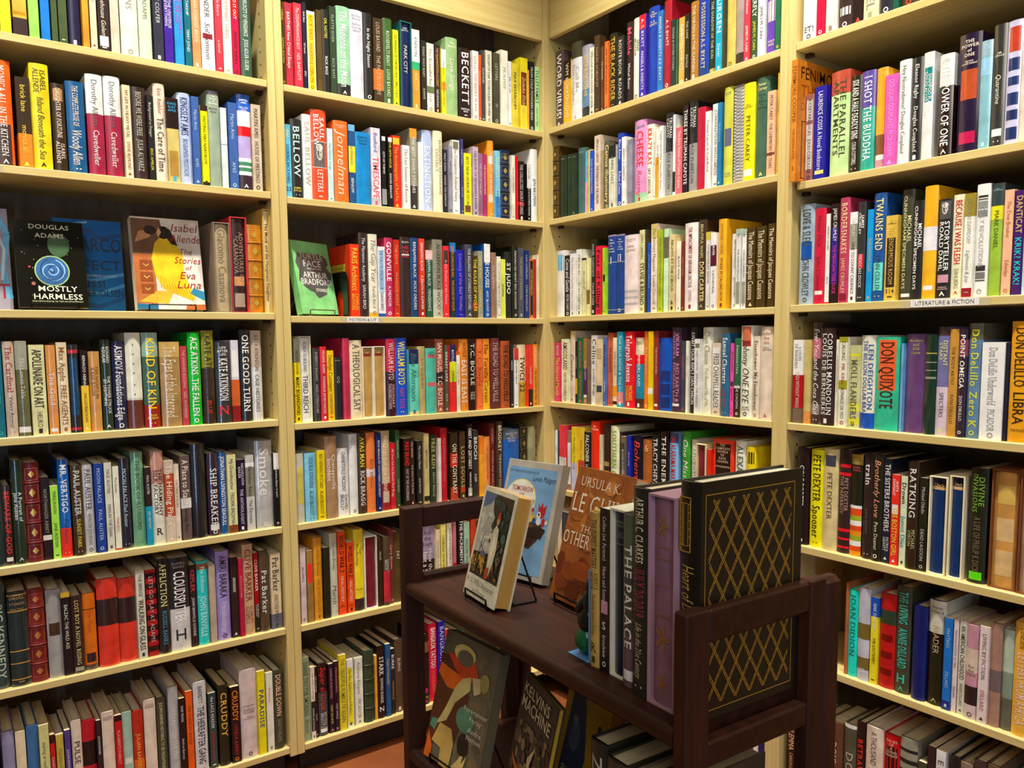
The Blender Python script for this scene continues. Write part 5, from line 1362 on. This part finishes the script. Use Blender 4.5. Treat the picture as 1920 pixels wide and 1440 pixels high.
FORE = [('p', '6a6250', [(0, 0), (1, 0), (1, 1), (0, 1)])] + daubs(9, .5, .02, 1, .98, ['6a6250', '5e5646', '746a56', '7c6c50'], 40, .07) + daubs(10, .0, .1, .5, .8, ['5a3020', '6c3c28', '4a2a1c', '7c4a30'], 40, .06) + [ ('p', '5a3020', [(0, .1), (.5, .2), (.62, .6), (.3, .86), (0, .8)]), ('p', 'c84a24', [(.1, .84), (.62, .86), (.72, .76), (.55, .66), (.3, .74)]), ('p', 'd8681c', [(.02, .74), (.5, .7), (.56, .6), (.2, .58), (.0, .66)]), ('e', 'd8cc7c', (.42, .88, .2, .1)), ('e', '6a6250', (.44, .85, .15, .09)),
        ('p', 'd0c080', [(.46, .7), (.6, .74), (.62, .64), (.4, .5), (.3, .34), (.14, .28), (.1, .24), (.24, .42), (.36, .62)]), ('p', 'd8c890', [(.62, .74), (.76, .76), (.8, .66), (.7, .62)]), ('e', '5c8a70', (.62, .42, .16, .14)), ('p', '5c8a70', [(.04, .3), (.16, .32), (.12, .22), (.02, .24)]),
        ('p', 'c8a860', [(.1, .14), (.2, .3), (.42, .3), (.5, .2), (.48, .0), (.3, .0), (.28, .12)]), ('p', 'd8bc78', [(.5, .02), (.62, .12), (.72, .24), (.68, .1), (.76, .18), (.72, .06), (.62, .0)]), ('e', '241c18', (.66, .24, .1, .12)), ('p', 'd86a20', [(0, 0), (.14, 0), (.12, .1), (.02, .2)]), ('e', 'a89c60', (.84, .74, .08, .1))]
cover_out('face-out book painted with a winged red-haired figure, lower shelf of the cart', cpose(x_, y_, zl + .0065, -86.9, .25), .157, .229, .022, '6a6250', FORE, [('$Forerunner', .78, .49, .035, 'f0ead8', .42), ('$Foray', .80, .43, .035, 'f0ead8', .3), ('$Andre', .82, .35, .035, 'f0ead8', .24), ('$Norton', .82, .295, .035, 'f0ead8', .26)], pages='766a4c', group=CO)
easel('black wire easel under the winged figure book', x_, y_, zl, -86.9, .157, .25, .022)
x_, y_ = at(.0466, .4495); rk = random.Random(8)
KEL = [('p', '3a3022', [(0, 0), (1, 0), (1, 1), (0, 1)])] + daubs(8, .02, .2, .98, .74, ['5c4c34', '241c14', '7c6844', '4a3c2a', '2e2618', '8c7850', '1c1610'], 90, .05) + [('p', 'c87020', [(.05, .42), (.3, .36), (.75, .26), (.5, .22), (.2, .34)]), ('p', 'd8c8a0', [(.5, .5), (.66, .62), (.6, .5), (.54, .4)])]
cover_out('dark brown face-out book with cream capitals top and bottom, lower cart shelf', cpose(x_, y_, zl + .0002, -107.9, .216), .1412, .2212, .012, '3a3022', KEL, [('KELVINS', .46, .88, .075, 'e0d4b0', .78), ('MACHINE', .5, .775, .085, 'e0d4b0', .86), ('JAMES P.', .4, .16, .07, 'e0d4b0', .7), ('BLAYLOCK', .5, .06, .075, 'e0d4b0', .86)], pages='b8962c', group=CO)
x_, y_ = at(.1345, .4348)
cover_out('yellow and navy face-out book on the lower cart shelf', cpose(x_, y_, zl + .0002, -99.5, .238), .1236, .2213, .034, 'c89c20', [('p', '24385c', [(.1, 0), (.16, 1), (.3, 1), (.5, .72), (.66, .4), (.58, .1), (.4, 0)]), ('e', '4a5c7c', (.34, .5, .12, .2)), ('e', '6a7484', (.3, .62, .06, .06)), ('e', '3a3a34', (.84, .66, .04, .06)), ('p', 'd8b060', [(.3, 1), (.42, 1), (.38, .86)])], [('_away', .36, .2, .09, 'd8d0b0', .42)], pages='8a6430', group=CO)
for i, (x, ya, yb_, h, d, col, tc, text, flags, label) in enumerate([(.030, .205, .170, .222, .15, '2a2a24', 'ccb', '*ZELAZNY', 'h', 'black jacketed book standing spine-out on the lower cart shelf, leftmost of four'), (.026, .166, .128, .214, .15, '3c3a30', 'ddc', '*WOLFE/SUN', 'h', 'dark olive thick book spine-out on the lower cart shelf'),
        (.030, .124, .088, .210, .15, '8a8478', '332', '*WYNDHAM', 'h', 'grey book spine-out on the lower cart shelf'), (.030, .084, .040, .226, .16, '4a4436', 'ddc', '*VANCE/TALES', 'h', 'brown book spine-out nearest the open end, lower cart shelf')]):
    P = Parts(); standing(P, None, ya - yb_, h, d, col, tc, text, '', flags, 90 + i); finish(P, 'hardcover_book', CT @ Vector((x, ya, zl)), YAW - math.pi / 2, label, 'book', 'spine-out books on the lower cart shelf')

# jacket art on the board of the first upright book of the signed shelf
q = OBJ.get(('B3', 0))
if q is not None:
    a = MB(); ym = mat('d8c040', 'ink'); xx = -.0003
    a.poly([(xx, .03, .085), (xx, .03, .150), (xx, .135, .150), (xx, .135, .085)], ym); o = a.build('cover_art', q)
    for k in range(5): a = MB(); a.poly([(xx - .0001, .03, .094 + k * .011), (xx - .0001, .03, .0952 + k * .011), (xx - .0001, .135, .0952 + k * .011), (xx - .0001, .135, .094 + k * .011)], mat('6a4a20', 'ink')); a.build('cover_rule', o)
